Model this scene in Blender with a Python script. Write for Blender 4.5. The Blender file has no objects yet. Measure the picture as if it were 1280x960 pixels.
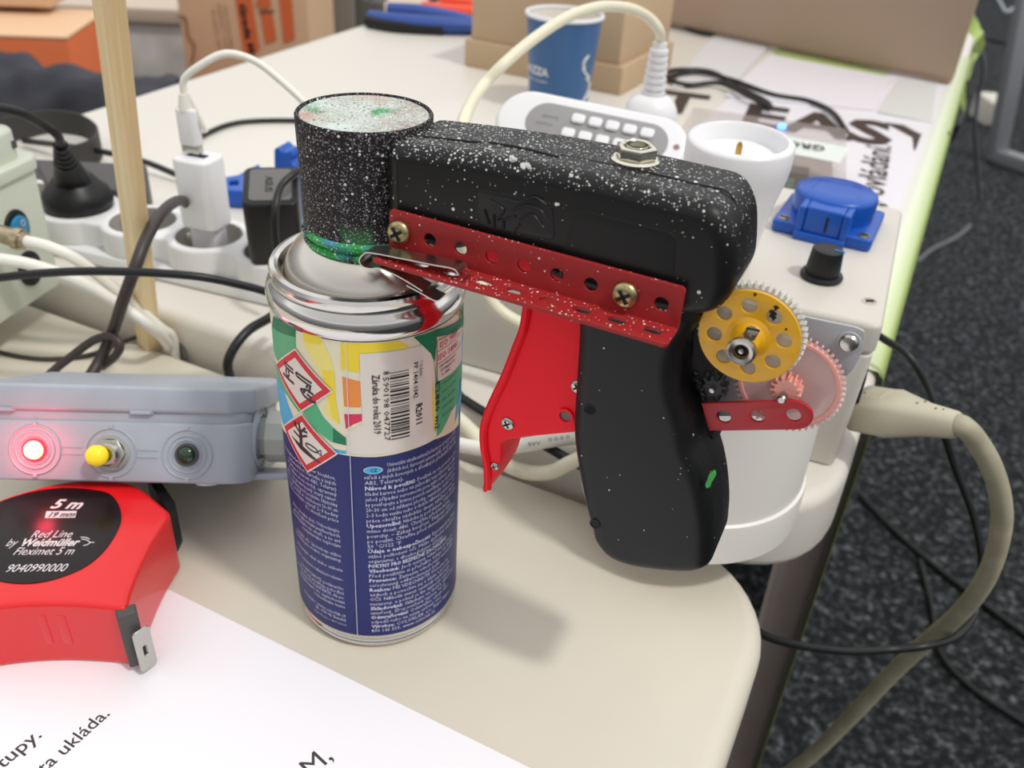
import bpy, bmesh, math, random
from mathutils import Vector, Matrix
random.seed(7)
PI = math.pi
scene = bpy.context.scene
COL = scene.collection

# ---------------------------------------------------------------- camera
F = 1120.0
PITCH, ROLL = math.radians(33.08676), math.radians(3.65571)
CAM = Vector((.0508084, -.2693891, .2834528))
_cp, _sp = math.cos(PITCH), math.sin(PITCH)
FWD = Vector((0, _cp, -_sp))
_r, _u = Vector((1, 0, 0)), Vector((0, _sp, _cp))
RGT = _r * math.cos(ROLL) + _u * math.sin(ROLL)
UPV = _u * math.cos(ROLL) - _r * math.sin(ROLL)
cd = bpy.data.cameras.new('camera')
cam = bpy.data.objects.new('camera', cd)
COL.objects.link(cam)
cam.matrix_world = Matrix(((RGT.x, UPV.x, -FWD.x, CAM.x), (RGT.y, UPV.y, -FWD.y, CAM.y),
                           (RGT.z, UPV.z, -FWD.z, CAM.z), (0, 0, 0, 1)))
cd.sensor_width = 36.0
cd.lens = 36.0 * F / 1280.0
cd.clip_start = .01
cd.clip_end = 60
cd.dof.use_dof = True
cd.dof.focus_distance = .285
cd.dof.aperture_fstop = 15.0
scene.camera = cam

# ---------------------------------------------------------------- light
w = bpy.data.worlds.new('world')
scene.world = w
w.use_nodes = True
nt = w.node_tree
nt.nodes.clear()
out = nt.nodes.new('ShaderNodeOutputWorld')
bg = nt.nodes.new('ShaderNodeBackground')
tc = nt.nodes.new('ShaderNodeTexCoord')
sx = nt.nodes.new('ShaderNodeSeparateXYZ')
rp = nt.nodes.new('ShaderNodeValToRGB')
nt.links.new(tc.outputs['Generated'], sx.inputs[0])
nt.links.new(sx.outputs['Z'], rp.inputs[0])
rp.color_ramp.elements[0].position = 0.0
rp.color_ramp.elements[0].color = (.24, .24, .25, 1)
rp.color_ramp.elements[1].position = 1.0
rp.color_ramp.elements[1].color = (1.0, 1.0, 1.0, 1)
for p_, c_ in ((.12, (.36, .36, .37, 1)), (.26, (.50, .50, .51, 1)), (.32, (1.12, 1.12, 1.12, 1)), (.5, (.86, .86, .87, 1))):
    e_ = rp.color_ramp.elements.new(p_)
    e_.color = c_
mrw = nt.nodes.new('ShaderNodeMapRange'); mrw.inputs[1].default_value = -.7; mrw.inputs[2].default_value = .2; mrw.inputs[3].default_value = .72; mrw.inputs[4].default_value = 1.06
nt.links.new(sx.outputs['Y'], mrw.inputs[0])
vm = nt.nodes.new('ShaderNodeVectorMath'); vm.operation = 'SCALE'
nt.links.new(rp.outputs[0], vm.inputs[0]); nt.links.new(mrw.outputs[0], vm.inputs['Scale'])
nt.links.new(vm.outputs[0], bg.inputs[0])
bg.inputs[1].default_value = 1.0
nt.links.new(bg.outputs[0], out.inputs[0])

sd = bpy.data.lights.new('sun', 'SUN')
sd.energy = 1.35
sd.angle = math.radians(5)
sd.color = (1.0, .97, .92)
so = bpy.data.objects.new('sun', sd)
COL.objects.link(so)
so.rotation_euler = Vector((.52, -.34, 1.0)).to_track_quat('Z', 'Y').to_euler()

scene.view_settings.view_transform = 'Standard'
scene.view_settings.look = 'None'
scene.view_settings.gamma = 1.0
scene.view_settings.exposure = 0.14
scene.view_settings.use_curve_mapping = False

# ---------------------------------------------------------------- helpers
def ray(px, py):
    return FWD + RGT * ((px - 640) / F) - UPV * ((py - 480) / F)
def PZ(px, py, z):
    d = ray(px, py)
    return CAM + d * ((z - CAM.z) / d.z)
def PD(px, py, t):
    return CAM + ray(px, py) * t
def PP(px, py, o, n):
    d = ray(px, py)
    return CAM + d * ((o - CAM).dot(n) / d.dot(n))
U3 = Vector((.91, -.414, 0)).normalized()
V3 = Vector((.414, .91, 0)).normalized()
K = Vector((0, 0, 1))
def UV(a, b, z):
    return U3 * a + V3 * b + K * z
E1 = Vector((.917, -.398, 0)).normalized()
E2 = Vector((E1.y, -E1.x, 0))
G0 = Vector((.0012, 0, 0))
def GP(px, py, w_):
    p = PP(px, py, G0 + E2 * w_, E2) - G0
    return (p.dot(E1), p.z)

def frame(o, x, y, z=None):
    x = Vector(x); y = Vector(y)
    z = Vector(z) if z is not None else x.cross(y)
    return Matrix(((x.x, y.x, z.x, o[0]), (x.y, y.y, z.y, o[1]), (x.z, y.z, z.z, o[2]), (0, 0, 0, 1)))
GUN = frame(G0, E1, K, E2)             # local (s, z, w)
def orient(o, zdir, xhint=(1, 0, 0)):
    z = Vector(zdir).normalized()
    x = Vector(xhint); x = (x - z * x.dot(z)).normalized()
    return frame(o, x, z.cross(x), z)

def lin(c):
    c = c / 255.0
    return c / 12.92 if c <= .04045 else ((c + .055) / 1.055) ** 2.4
def rgb(r, g, b):
    return (lin(r), lin(g), lin(b), 1)

_m = {}
def mat(name, col, rough=.5, metal=0., spec=.5, trans=0., alpha=1., emis=None, es=0., coat=0., bump=0., bscale=200., var=0., vscale=30.):
    if name in _m:
        return _m[name]
    m = bpy.data.materials.new(name)
    m.use_nodes = True
    n = m.node_tree
    b = n.nodes['Principled BSDF']
    b.inputs['Base Color'].default_value = rgb(*col)
    b.inputs['Roughness'].default_value = rough
    b.inputs['Metallic'].default_value = metal
    b.inputs['Specular IOR Level'].default_value = spec
    b.inputs['Transmission Weight'].default_value = trans
    b.inputs['Alpha'].default_value = alpha
    b.inputs['Coat Weight'].default_value = coat
    if emis:
        b.inputs['Emission Color'].default_value = rgb(*emis)
        b.inputs['Emission Strength'].default_value = es
    t = n.nodes.new('ShaderNodeTexCoord')
    if var > 0:
        x = n.nodes.new('ShaderNodeTexNoise'); x.inputs['Scale'].default_value = vscale; x.inputs['Detail'].default_value = 5
        r = n.nodes.new('ShaderNodeValToRGB')
        c = rgb(*col)
        r.color_ramp.elements[0].position = .3; r.color_ramp.elements[1].position = .7
        r.color_ramp.elements[0].color = tuple(v * (1 - var) for v in c[:3]) + (1,)
        r.color_ramp.elements[1].color = tuple(min(1, v * (1 + var * .6)) for v in c[:3]) + (1,)
        n.links.new(t.outputs['Object'], x.inputs[0]); n.links.new(x.outputs[0], r.inputs[0]); n.links.new(r.outputs[0], b.inputs['Base Color'])
    if bump > 0:
        x = n.nodes.new('ShaderNodeTexNoise'); x.inputs['Scale'].default_value = bscale; x.inputs['Detail'].default_value = 4
        k = n.nodes.new('ShaderNodeBump'); k.inputs['Strength'].default_value = bump; k.inputs['Distance'].default_value = .001
        n.links.new(t.outputs['Object'], x.inputs[0]); n.links.new(x.outputs[0], k.inputs['Height']); n.links.new(k.outputs[0], b.inputs['Normal'])
    _m[name] = m
    return m

def speckle(name, base, dots, rough, layers, tint=None, xfade=None):
    """paint specks: layers = (scale, radius, low coverage, high coverage, z0, z1, colour)"""
    m = bpy.data.materials.new(name); m.use_nodes = True
    n = m.node_tree; b = n.nodes['Principled BSDF']
    b.inputs['Roughness'].default_value = rough; b.inputs['Specular IOR Level'].default_value = .35
    g = n.nodes.new('ShaderNodeNewGeometry')
    sep = n.nodes.new('ShaderNodeSeparateXYZ'); n.links.new(g.outputs['Position'], sep.inputs[0])
    sn = n.nodes.new('ShaderNodeSeparateXYZ'); n.links.new(g.outputs['Normal'], sn.inputs[0])
    cur = None
    def rgbn(c):
        x = n.nodes.new('ShaderNodeRGB'); x.outputs[0].default_value = rgb(*c); return x.outputs[0]
    cur = rgbn(base)
    if tint:                                   # patches of older paint
        for (c, sc, lo, hi, z0, z1, *ax_) in tint:
            x = n.nodes.new('ShaderNodeTexNoise'); x.inputs['Scale'].default_value = sc; x.inputs['Detail'].default_value = 6
            n.links.new(g.outputs['Position'], x.inputs[0])
            mr = n.nodes.new('ShaderNodeMapRange'); mr.inputs[1].default_value = lo; mr.inputs[2].default_value = hi
            n.links.new(x.outputs[0], mr.inputs[0])
            mz = n.nodes.new('ShaderNodeMapRange'); mz.inputs[1].default_value = z0; mz.inputs[2].default_value = z1
            n.links.new(sep.outputs[ax_[0] if ax_ else 'Z'], mz.inputs[0])
            mu = n.nodes.new('ShaderNodeMath'); mu.operation = 'MULTIPLY'
            n.links.new(mr.outputs[0], mu.inputs[0]); n.links.new(mz.outputs[0], mu.inputs[1])
            mx = n.nodes.new('ShaderNodeMix'); mx.data_type = 'RGBA'
            n.links.new(mu.outputs[0], mx.inputs[0]); n.links.new(cur, mx.inputs[6]); n.links.new(rgbn(c), mx.inputs[7])
            cur = mx.outputs[2]
    for (sc, rad, lo, hi, c) in layers:
        v = n.nodes.new('ShaderNodeTexVoronoi'); v.inputs['Scale'].default_value = sc
        nz = n.nodes.new('ShaderNodeTexNoise'); nz.inputs['Scale'].default_value = sc * 1.2
        n.links.new(g.outputs['Position'], nz.inputs[0])
        n.links.new(g.outputs['Position'], v.inputs['Vector'])
        # coverage rises where the surface looks up
        mr = n.nodes.new('ShaderNodeMapRange'); mr.inputs[1].default_value = 0.1; mr.inputs[2].default_value = .75
        mr.inputs[3].default_value = lo; mr.inputs[4].default_value = hi
        n.links.new(sn.outputs['Z'], mr.inputs[0]); cov = mr.outputs[0]
        if xfade:                              # sprayed end near the nozzle is the dirtiest
            fx_ = n.nodes.new('ShaderNodeMapRange'); fx_.inputs[1].default_value, fx_.inputs[2].default_value, fx_.inputs[3].default_value, fx_.inputs[4].default_value = xfade
            n.links.new(sep.outputs['X'], fx_.inputs[0]); fm = n.nodes.new('ShaderNodeMath'); fm.operation = 'MULTIPLY'
            n.links.new(cov, fm.inputs[0]); n.links.new(fx_.outputs[0], fm.inputs[1]); cov = fm.outputs[0]
        sc_ = n.nodes.new('ShaderNodeSeparateColor'); n.links.new(v.outputs['Color'], sc_.inputs[0])
        lt = n.nodes.new('ShaderNodeMath'); lt.operation = 'LESS_THAN'
        n.links.new(sc_.outputs[0], lt.inputs[0]); n.links.new(cov, lt.inputs[1])
        # radius varies per cell
        rr = n.nodes.new('ShaderNodeMapRange'); rr.inputs[3].default_value = rad * .35; rr.inputs[4].default_value = rad
        n.links.new(sc_.outputs[1], rr.inputs[0])
        d2 = n.nodes.new('ShaderNodeMath'); d2.operation = 'LESS_THAN'
        n.links.new(v.outputs['Distance'], d2.inputs[0]); n.links.new(rr.outputs[0], d2.inputs[1])
        mu = n.nodes.new('ShaderNodeMath'); mu.operation = 'MULTIPLY'
        n.links.new(lt.outputs[0], mu.inputs[0]); n.links.new(d2.outputs[0], mu.inputs[1])
        mx = n.nodes.new('ShaderNodeMix'); mx.data_type = 'RGBA'
        n.links.new(mu.outputs[0], mx.inputs[0]); n.links.new(cur, mx.inputs[6]); n.links.new(rgbn(c), mx.inputs[7])
        cur = mx.outputs[2]
    n.links.new(cur, b.inputs['Base Color'])
    return m

class B:
    """collects geometry with material slots"""
    def __init__(s):
        s.bm = bmesh.new(); s.mats = []
    def mi(s, m):
        if m not in s.mats: s.mats.append(m)
        return s.mats.index(m)
    def add(s, bm2, m, M=None, smooth=True):
        if M is not None: bmesh.ops.transform(bm2, matrix=M, verts=bm2.verts)
        i = s.mi(m)
        for f in bm2.faces:
            f.material_index = i; f.smooth = smooth
        me = bpy.data.meshes.new('t'); bm2.to_mesh(me); bm2.free()
        s.bm.from_mesh(me); bpy.data.meshes.remove(me)
        return s
    def mesh(s, name, off, angle=35, recalc=True):
        if recalc: bmesh.ops.recalc_face_normals(s.bm, faces=s.bm.faces)
        bmesh.ops.translate(s.bm, vec=-Vector(off), verts=s.bm.verts)
        me = bpy.data.meshes.new(name); s.bm.to_mesh(me); s.bm.free()
        for m in s.mats: me.materials.append(m)
        me.set_sharp_from_angle(angle=math.radians(angle))
        return me

class Thing:
    def __init__(s, name, label, cat, loc=(0, 0, 0), group=None):
        s.loc = Vector(loc)
        s.root = bpy.data.objects.new(name, None); s.root.empty_display_size = .02
        COL.objects.link(s.root); s.root.location = s.loc
        s.root['label'] = label; s.root['category'] = cat
        if group: s.root['group'] = group
    def part(s, name, b, parent=None, label=None, angle=35, recalc=True, kind=None):
        o = bpy.data.objects.new(name, b.mesh(name, s.loc, angle, recalc))
        COL.objects.link(o); o.parent = parent or s.root
        if label: o['label'] = label
        if kind: o['kind'] = kind
        return o
def single(name, b, label, cat, loc=None, group=None, angle=35, kind=None, recalc=True):
    if loc is None:
        vs = [v.co for v in b.bm.verts]
        loc = Vector((sum(v.x for v in vs) / len(vs), sum(v.y for v in vs) / len(vs), min(v.z for v in vs)))
    o = bpy.data.objects.new(name, b.mesh(name, loc, angle, recalc)); COL.objects.link(o); o.location = loc
    if label: o['label'] = label
    if cat: o['category'] = cat
    if group: o['group'] = group
    if kind: o['kind'] = kind
    return o

def gbox(sx_, sy_, sz_, bev=0., seg=3):
    """box centred in x,y with z from 0 to sz"""
    bm = bmesh.new(); bmesh.ops.create_cube(bm, size=1)
    bmesh.ops.transform(bm, matrix=Matrix.Diagonal((sx_, sy_, sz_, 1)), verts=bm.verts)
    bmesh.ops.translate(bm, vec=(0, 0, sz_ / 2), verts=bm.verts)
    if bev > 0:
        bmesh.ops.bevel(bm, geom=bm.edges[:], offset=bev, segments=seg, profile=.5, affect='EDGES')
    return bm
def lathe(prof, seg=48, closed=False):
    bm = bmesh.new(); rings = []
    for (r, z) in prof:
        if r < 1e-6: rings.append([bm.verts.new((0, 0, z))])
        else: rings.append([bm.verts.new((r * math.cos(2 * PI * i / seg), r * math.sin(2 * PI * i / seg), z)) for i in range(seg)])
    prs = list(zip(rings, rings[1:]))
    if closed: prs.append((rings[-1], rings[0]))
    for a, c in prs:
        for i in range(seg):
            j = (i + 1) % seg
            if len(a) == 1 and len(c) == 1: continue
            if len(a) == 1: bm.faces.new((a[0], c[j], c[i]))
            elif len(c) == 1: bm.faces.new((a[i], a[j], c[0]))
            else: bm.faces.new((a[i], a[j], c[j], c[i]))
    return bm
def cr(pts, n=10, closed=False):
    pts = [Vector(p) for p in pts]
    o = []; N = len(pts)
    rng = range(N) if closed else range(N - 1)
    for i in rng:
        if closed: p0, p1, p2, p3 = pts[(i - 1) % N], pts[i], pts[(i + 1) % N], pts[(i + 2) % N]
        else:
            p1, p2 = pts[i], pts[i + 1]
            p0 = pts[i - 1] if i else p1 * 2 - p2
            p3 = pts[i + 2] if i + 2 < N else p2 * 2 - p1
        for k in range(n):
            t = k / n
            o.append(.5 * ((2 * p1) + (p2 - p0) * t + (2 * p0 - 5 * p1 + 4 * p2 - p3) * t * t + (3 * p1 - p0 - 3 * p2 + p3) * t ** 3))
    if not closed: o.append(pts[-1])
    return o
def tube(pts, r, seg=12, n=10, smooth_path=True, flat=1., closed=False):
    P = cr(pts, n, closed) if smooth_path else [Vector(p) for p in pts]
    bm = bmesh.new(); rings = []; nrm = None; N = len(P)
    for i, p in enumerate(P):
        if closed: t = (P[(i + 1) % N] - P[i - 1]).normalized()
        else: t = (P[min(i + 1, N - 1)] - P[max(i - 1, 0)]).normalized()
        if nrm is None:
            a = Vector((0, 0, 1)) if abs(t.z) < .9 else Vector((1, 0, 0))
            nrm = (a - t * a.dot(t)).normalized()
        else: nrm = (nrm - t * nrm.dot(t)).normalized()
        bi = t.cross(nrm)
        rad = r(i / (N - 1)) if callable(r) else r
        rings.append([bm.verts.new(p + (nrm * math.cos(2 * PI * k / seg) * flat + bi * math.sin(2 * PI * k / seg)) * rad) for k in range(seg)])
    prs = list(zip(rings, rings[1:]))
    if closed: prs.append((rings[-1], rings[0]))
    for a, c in prs:
        for k in range(seg):
            l = (k + 1) % seg
            bm.faces.new((a[k], a[l], c[l], c[k]))
    if not closed:
        bm.faces.new(rings[0][::-1]); bm.faces.new(rings[-1])
    return bm
def plate(outer, holes, h0, h1, bev=0., bres=2):
    """2D outline (x, y) with holes, from height h0 to h1, edges rounded by bev"""
    cu = bpy.data.curves.new('c', 'CURVE'); cu.dimensions = '2D'; cu.fill_mode = 'BOTH'
    for loop in [outer] + list(holes):
        sp = cu.splines.new('POLY'); sp.points.add(len(loop) - 1)
        for q, p in zip(sp.points, loop): q.co = (p[0], p[1], 0, 1)
        sp.use_cyclic_u = True
    cu.extrude = max((h1 - h0) / 2 - bev, 1e-6); cu.bevel_depth = bev; cu.bevel_resolution = bres; cu.offset = -bev
    ob = bpy.data.objects.new('c', cu); me = bpy.data.meshes.new_from_object(ob)
    bm = bmesh.new(); bm.from_mesh(me)
    bpy.data.objects.remove(ob); bpy.data.curves.remove(cu); bpy.data.meshes.remove(me)
    bmesh.ops.remove_doubles(bm, verts=bm.verts, dist=1e-6)
    bmesh.ops.translate(bm, vec=(0, 0, (h0 + h1) / 2), verts=bm.verts)
    return bm
def circ2(x, y, r, n=24, ry=None, a0=0):
    ry = ry or r
    return [(x + r * math.cos(a0 + 2 * PI * i / n), y + ry * math.sin(a0 + 2 * PI * i / n)) for i in range(n)]
def rrect(x0, y0, x1, y1, r, n=6):
    o = []
    for cx, cy, a in ((x1 - r, y1 - r, 0), (x0 + r, y1 - r, 90), (x0 + r, y0 + r, 180), (x1 - r, y0 + r, 270)):
        for k in range(n + 1):
            t = math.radians(a + 90 * k / n); o.append((cx + r * math.cos(t), cy + r * math.sin(t)))
    return o
def roundpoly(pts, r, n=5):
    """round the corners of a polygon"""
    o = []; N = len(pts)
    for i in range(N):
        a, b_, c = Vector(pts[i - 1][:2]), Vector(pts[i][:2]), Vector(pts[(i + 1) % N][:2])
        rr = r[i] if isinstance(r, (list, tuple)) else r
        d1, d2 = (a - b_), (c - b_)
        q = min(rr, d1.length * .48, d2.length * .48)
        p0, p2 = b_ + d1.normalized() * q, b_ + d2.normalized() * q
        for k in range(n + 1):
            t = k / n
            v = p0 * (1 - t) ** 2 + b_ * 2 * t * (1 - t) + p2 * t * t
            o.append((v.x, v.y))
    return o
def gear2(R, r, n, hub=None):
    o = []
    for i in range(n):
        for f, rad in ((0, r), (.28, r), (.42, R), (.68, R), (.84, r)):
            a = 2 * PI * (i + f) / n
            o.append((rad * math.cos(a), rad * math.sin(a)))
    return o
def text_bm(txt, size=1., shear=0., bold=0., align='LEFT', res=2, ext=0.):
    cu = bpy.data.curves.new('t', 'FONT'); cu.body = txt; cu.size = size; cu.shear = shear
    cu.align_x = align; cu.offset = bold * size; cu.resolution_u = res; cu.extrude = ext
    ob = bpy.data.objects.new('t', cu); COL.objects.link(ob)
    dg = bpy.context.evaluated_depsgraph_get()
    me = bpy.data.meshes.new_from_object(ob.evaluated_get(dg))
    bm = bmesh.new(); bm.from_mesh(me)
    bpy.data.objects.remove(ob); bpy.data.curves.remove(cu); bpy.data.meshes.remove(me)
    return bm
def text_fit(txt, P0, P1, nrm, height=None, **kw):
    """text whose baseline runs from P0 to P1 on the plane with normal nrm"""
    bm = text_bm(txt, 1., **kw)
    xs = [v.co.x for v in bm.verts]; x0, x1 = min(xs), max(xs)
    d = Vector(P1) - Vector(P0); k = d.length / (x1 - x0)
    ky = height if height else k
    bmesh.ops.transform(bm, matrix=Matrix.Diagonal((k, ky, 1, 1)) @ Matrix.Translation((-x0, 0, 0)), verts=bm.verts)
    x = d.normalized(); n_ = Vector(nrm).normalized(); y = n_.cross(x)
    bmesh.ops.transform(bm, matrix=frame(P0, x, y, n_), verts=bm.verts)
    return bm
def quad(pts):
    bm = bmesh.new(); bm.faces.new([bm.verts.new(p) for p in pts]); return bm
def sheet(grid, closed_u=False):
    """surface through a grid of points"""
    bm = bmesh.new(); V = [[bm.verts.new(p) for p in row] for row in grid]
    for a, c in zip(V, V[1:]):
        for k in range(len(a) - 1): bm.faces.new((a[k], a[k + 1], c[k + 1], c[k]))
    return bm
def thicken(bm, t):
    g = bm.faces[:]
    bmesh.ops.solidify(bm, geom=g, thickness=t)
    return bm
def screwhead(b, M, r, m, dark, h=None, cross=True):
    """pan head with a cross recess, axis +z of M"""
    h = h or r * .55
    b.add(lathe([(r * 1.0, -.0004), (r, h * .25), (r * .93, h * .6), (r * .75, h * .85), (r * .45, h), (0, h * 1.02)], 28), m, M.copy())
    if cross:
        for a in (0, PI / 2):
            b.add(gbox(r * 1.15, r * .27, h * .3, 0), dark, M @ Matrix.Rotation(a + .6, 4, 'Z') @ Matrix.Translation((0, 0, h * .78)), smooth=False)

# ---------------------------------------------------------------- materials
M_near = mat('near_table_plastic', (213, 206, 190), .42, spec=.35, bump=.12, bscale=60, var=.05, vscale=9)
M_far = mat('far_table_plastic', (222, 217, 207), .35, spec=.4)
M_white = mat('white_plastic', (236, 236, 238), .35)
M_white2 = mat('white_tub_plastic', (234, 231, 225), .4)
M_strip = mat('power_strip_plastic', (232, 232, 232), .38)
M_cream = mat('cream_cable', (233, 228, 203), .45)
M_wcable = mat('white_cable', (236, 234, 224), .42)
M_beige = mat('beige_plastic', (196, 190, 168), .5, var=.06, vscale=60)
M_blk = mat('black_plastic', (21, 21, 23), .42, spec=.4)
M_cable = mat('black_cable', (28, 28, 30), .38, spec=.4)
M_brn = mat('dark_brown_cable', (58, 50, 48), .45)
M_dgrey = mat('dark_grey_plastic', (74, 70, 70), .55)
M_dark = mat('dark_recess', (12, 12, 12), .7)
M_steel = mat('steel', (190, 188, 182), .28, metal=1.)
M_brass = mat('brassy_screw', (186, 172, 128), .33, metal=1., var=.25, vscale=900)
M_tin = mat('tin', (212, 209, 205), .13, metal=1.)
M_tin2 = mat('tin_cone', (208, 203, 194), .27, metal=1.)
M_box = mat('light_grey_enclosure', (208, 203, 193), .42)
M_green = mat('pale_green_enclosure', (203, 209, 194), .45)
M_jbox = mat('grey_junction_box', (168, 174, 184), .42, bump=.08, bscale=150, var=.07, vscale=60)
M_red = mat('red_case', (222, 26, 32), .3, coat=.25)
M_blue = mat('blue_plastic', (14, 82, 178), .32)
M_paper = mat('paper', (240, 238, 242), .75)
M_ink = mat('ink', (62, 56, 56), .7)
M_card = mat('cardboard', (196, 170, 138), .85)
M_card2 = mat('dark_cardboard', (178, 154, 134), .85)

# ---------------------------------------------------------------- floor
m = bpy.data.materials.new('carpet'); m.use_nodes = True
n = m.node_tree; b_ = n.nodes['Principled BSDF']; b_.inputs['Roughness'].default_value = .95
b_.inputs['Specular IOR Level'].default_value = .1
t = n.nodes.new('ShaderNodeTexCoord')
def noise(sc, det=6): 
    x = n.nodes.new('ShaderNodeTexNoise'); x.inputs['Scale'].default_value = sc; x.inputs['Detail'].default_value = det; x.inputs['Roughness'].default_value = .72
    n.links.new(t.outputs['Object'], x.inputs[0]); return x
a = noise(85, 9); r = n.nodes.new('ShaderNodeValToRGB')
e = r.color_ramp.elements; e[0].position = .44; e[0].color = rgb(28, 29, 31); e[1].position = .68; e[1].color = rgb(120, 123, 127)
x = e.new(.545); x.color = rgb(48, 50, 53)
n.links.new(a.outputs[0], r.inputs[0]); n.links.new(r.outputs[0], b_.inputs['Base Color'])
k = n.nodes.new('ShaderNodeBump'); k.inputs['Strength'].default_value = .5; k.inputs['Distance'].default_value = .004
n.links.new(a.outputs[0], k.inputs['Height']); n.links.new(k.outputs[0], b_.inputs['Normal'])
b = B(); b.add(gbox(16, 18, .05), m, Matrix.Translation((0, 5, -.77)))
single('floor', b, None, None, kind='structure')
b = B(); b.add(gbox(16, .12, 2.6, 0), mat('wall_paint', (206, 204, 200), .8), Matrix.Translation((0, 10.5, -.72)))
single('wall_back', b, None, None, kind='structure')

# ---------------------------------------------------------------- tables
def table_top(name_part, outline, ztop, th, bev, m, thing, rim=None):
    b = B(); b.add(plate(outline, [], ztop - th, ztop, bev, 4), m)
    return thing.part(name_part, b, angle=50)
def uvp(l):
    return [(UV(a_, b__, 0).x, UV(a_, b__, 0).y) for a_, b__ in l]
def leg_tube(thing, pts, r, m):
    b = B(); b.add(tube([Vector(p) for p in pts], r, 14, 3, False), m); return thing.part('leg', b)

near = Thing('folding_table', 'beige plastic folding table top with a rounded corner, carrying the spray can', 'table', UV(-.4, -.25, -.72))
ol = rrect(-.95, -.62, .1535, .1000, .055, 12)
table_top('tabletop', uvp(ol), 0, .045, .009, M_near, near)
for a_, c_ in ((-.85, -.52), (-.85, 0.0), (.06, -.52), (.045, .02)):
    p = UV(a_, c_, 0); b = B(); b.add(lathe([(0, -.719), (.014, -.719), (.014, -.03), (0, -.03)], 20), M_dgrey, Matrix.Translation((p.x, p.y, 0))); near.part('leg', b)

far = Thing('folding_table', 'white plastic folding table behind, with mains boxes, cup and cartons on it', 'table', UV(-.2, .8, -.72))
HF = .02
ol = roundpoly([(-.548, .1080), (.1655, .1085), (.1655, 1.42), (-.60, 1.42)], [.05, .062, .06, .06], 10)
table_top('tabletop', uvp(ol), HF, .042, .007, M_far, far)
for a_, c_ in ((-.45, .2), (-.5, 1.32), (.09, 1.32), (.07, .215)):
    p = UV(a_, c_, 0); b = B(); b.add(lathe([(0, -.719), (.014, -.719), (.014, -.015), (0, -.015)], 20), M_dgrey, Matrix.Translation((p.x, p.y, 0))); far.part('leg', b)

# ---------------------------------------------------------------- spray can
can = Thing('spray_can', 'spray paint can with a blue and multicoloured printed label standing on the beige table', 'spray can')
RC = .0325
LT = .1409
b = B(); b.add(lathe([(0, .004), (.024, .0035), (.0285, .0012), (.0305, .0002), (.0316, .0012), (.0322, .0032), (.0318, .0042), (.0314, .0046), (.0316, .0052), (.0324, .0062), (RC, .008)], 96), M_tin)
can.part('base_ring', b, label='bright metal base ring')
M_lblue = mat('label_blue', (34, 42, 104), .42, spec=.3)
b = B(); b.add(lathe([(RC, .008), (RC, LT)], 128), M_lblue)
can.part('can_body', b, recalc=False)
b = B(); b.add(lathe([(RC, LT), (RC + .0003, LT + .0004), (RC + .0008, LT + .0018), (RC + .0009, LT + .0036), (RC + .0006, LT + .0054), (RC - .0002, LT + .0070), (RC - .0012, LT + .0080),
                      (RC - .0016, LT + .0088), (RC - .0014, LT + .0104), (RC - .0008, LT + .0118), (RC - .0014, LT + .0130), (RC - .0028, LT + .0134), (RC - .0040, LT + .0126), (RC - .0044, LT + .0105), (RC - .0046, LT + .0082)], 128), M_tin)
can.part('shoulder_ring', b, label='shiny rolled metal shoulder', recalc=False)
b = B(); b.add(lathe([(RC - .0046, LT + .0082), (.0277, LT + .0078), (.0272, LT + .0090), (.0266, LT + .0120), (.0253, LT + .0150), (.0232, LT + .0180), (.0204, LT + .0205), (.0172, LT + .0222), (.0140, LT + .0230), (.013, LT + .0228), (.0125, LT + .020), (0, LT + .020)], 96), M_tin2)
can.part('cone', b, label='brushed metal cone under the ring', recalc=False)
b = B(); b.add(lathe([(0, LT + .022), (.0018, LT + .022), (.0018, LT + .031), (0, LT + .031)], 20), M_white); can.part('valve_stem', b)

def SZ(px, py, R=RC):
    """where the can's surface shows at a pixel: (arc length, height)"""
    d = ray(px, py); A = d.x ** 2 + d.y ** 2; Bq = 2 * (CAM.x * d.x + CAM.y * d.y); Cq = CAM.x ** 2 + CAM.y ** 2 - R * R
    disc = max(Bq * Bq - 4 * A * Cq, 0); t_ = (-Bq - math.sqrt(disc)) / (2 * A); p = CAM + d * t_
    return (R * math.atan2(p.x, -p.y), p.z)
def wrap(bm, lay):
    for v in bm.verts:
        f = v.co.x / RC; R = RC + lay
        v.co = Vector((R * math.sin(f), -R * math.cos(f), v.co.y))
    return bm
def flatpoly(pts, holes=()):
    """filled 2D polygon cut in narrow strips so that it can bend round the can"""
    cu = bpy.data.curves.new('c', 'CURVE'); cu.dimensions = '2D'; cu.fill_mode = 'BOTH'
    for loop in [pts] + list(holes):
        sp = cu.splines.new('POLY'); sp.points.add(len(loop) - 1)
        for q, p in zip(sp.points, loop): q.co = (p[0], p[1], 0, 1)
        sp.use_cyclic_u = True
    ob = bpy.data.objects.new('c', cu); me = bpy.data.meshes.new_from_object(ob)
    bm = bmesh.new(); bm.from_mesh(me); bpy.data.objects.remove(ob); bpy.data.curves.remove(cu); bpy.data.meshes.remove(me)
    xs = [v.co.x for v in bm.verts]
    if not xs: return bm
    k_ = math.floor(min(xs) / .0012) + 1
    while k_ * .0012 < max(xs):
        bmesh.ops.bisect_plane(bm, geom=bm.verts[:] + bm.edges[:] + bm.faces[:], plane_co=(k_ * .0012, 0, 0), plane_no=(1, 0, 0)); k_ += 1
    return bm
def flatten_normals(bm):
    return bm
def Z7(l): return [SZ(320 + x_ / 4.267, 420 + y_ / 4.267) for x_, y_ in l]
def Z6(l): return [SZ(320 + x_ / 4.267, 280 + y_ / 4.267) for x_, y_ in l]
cC = mat('label_cream', (232, 224, 196), .42, spec=.3)
cW = mat('label_white', (228, 220, 210), .42, spec=.3)
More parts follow.
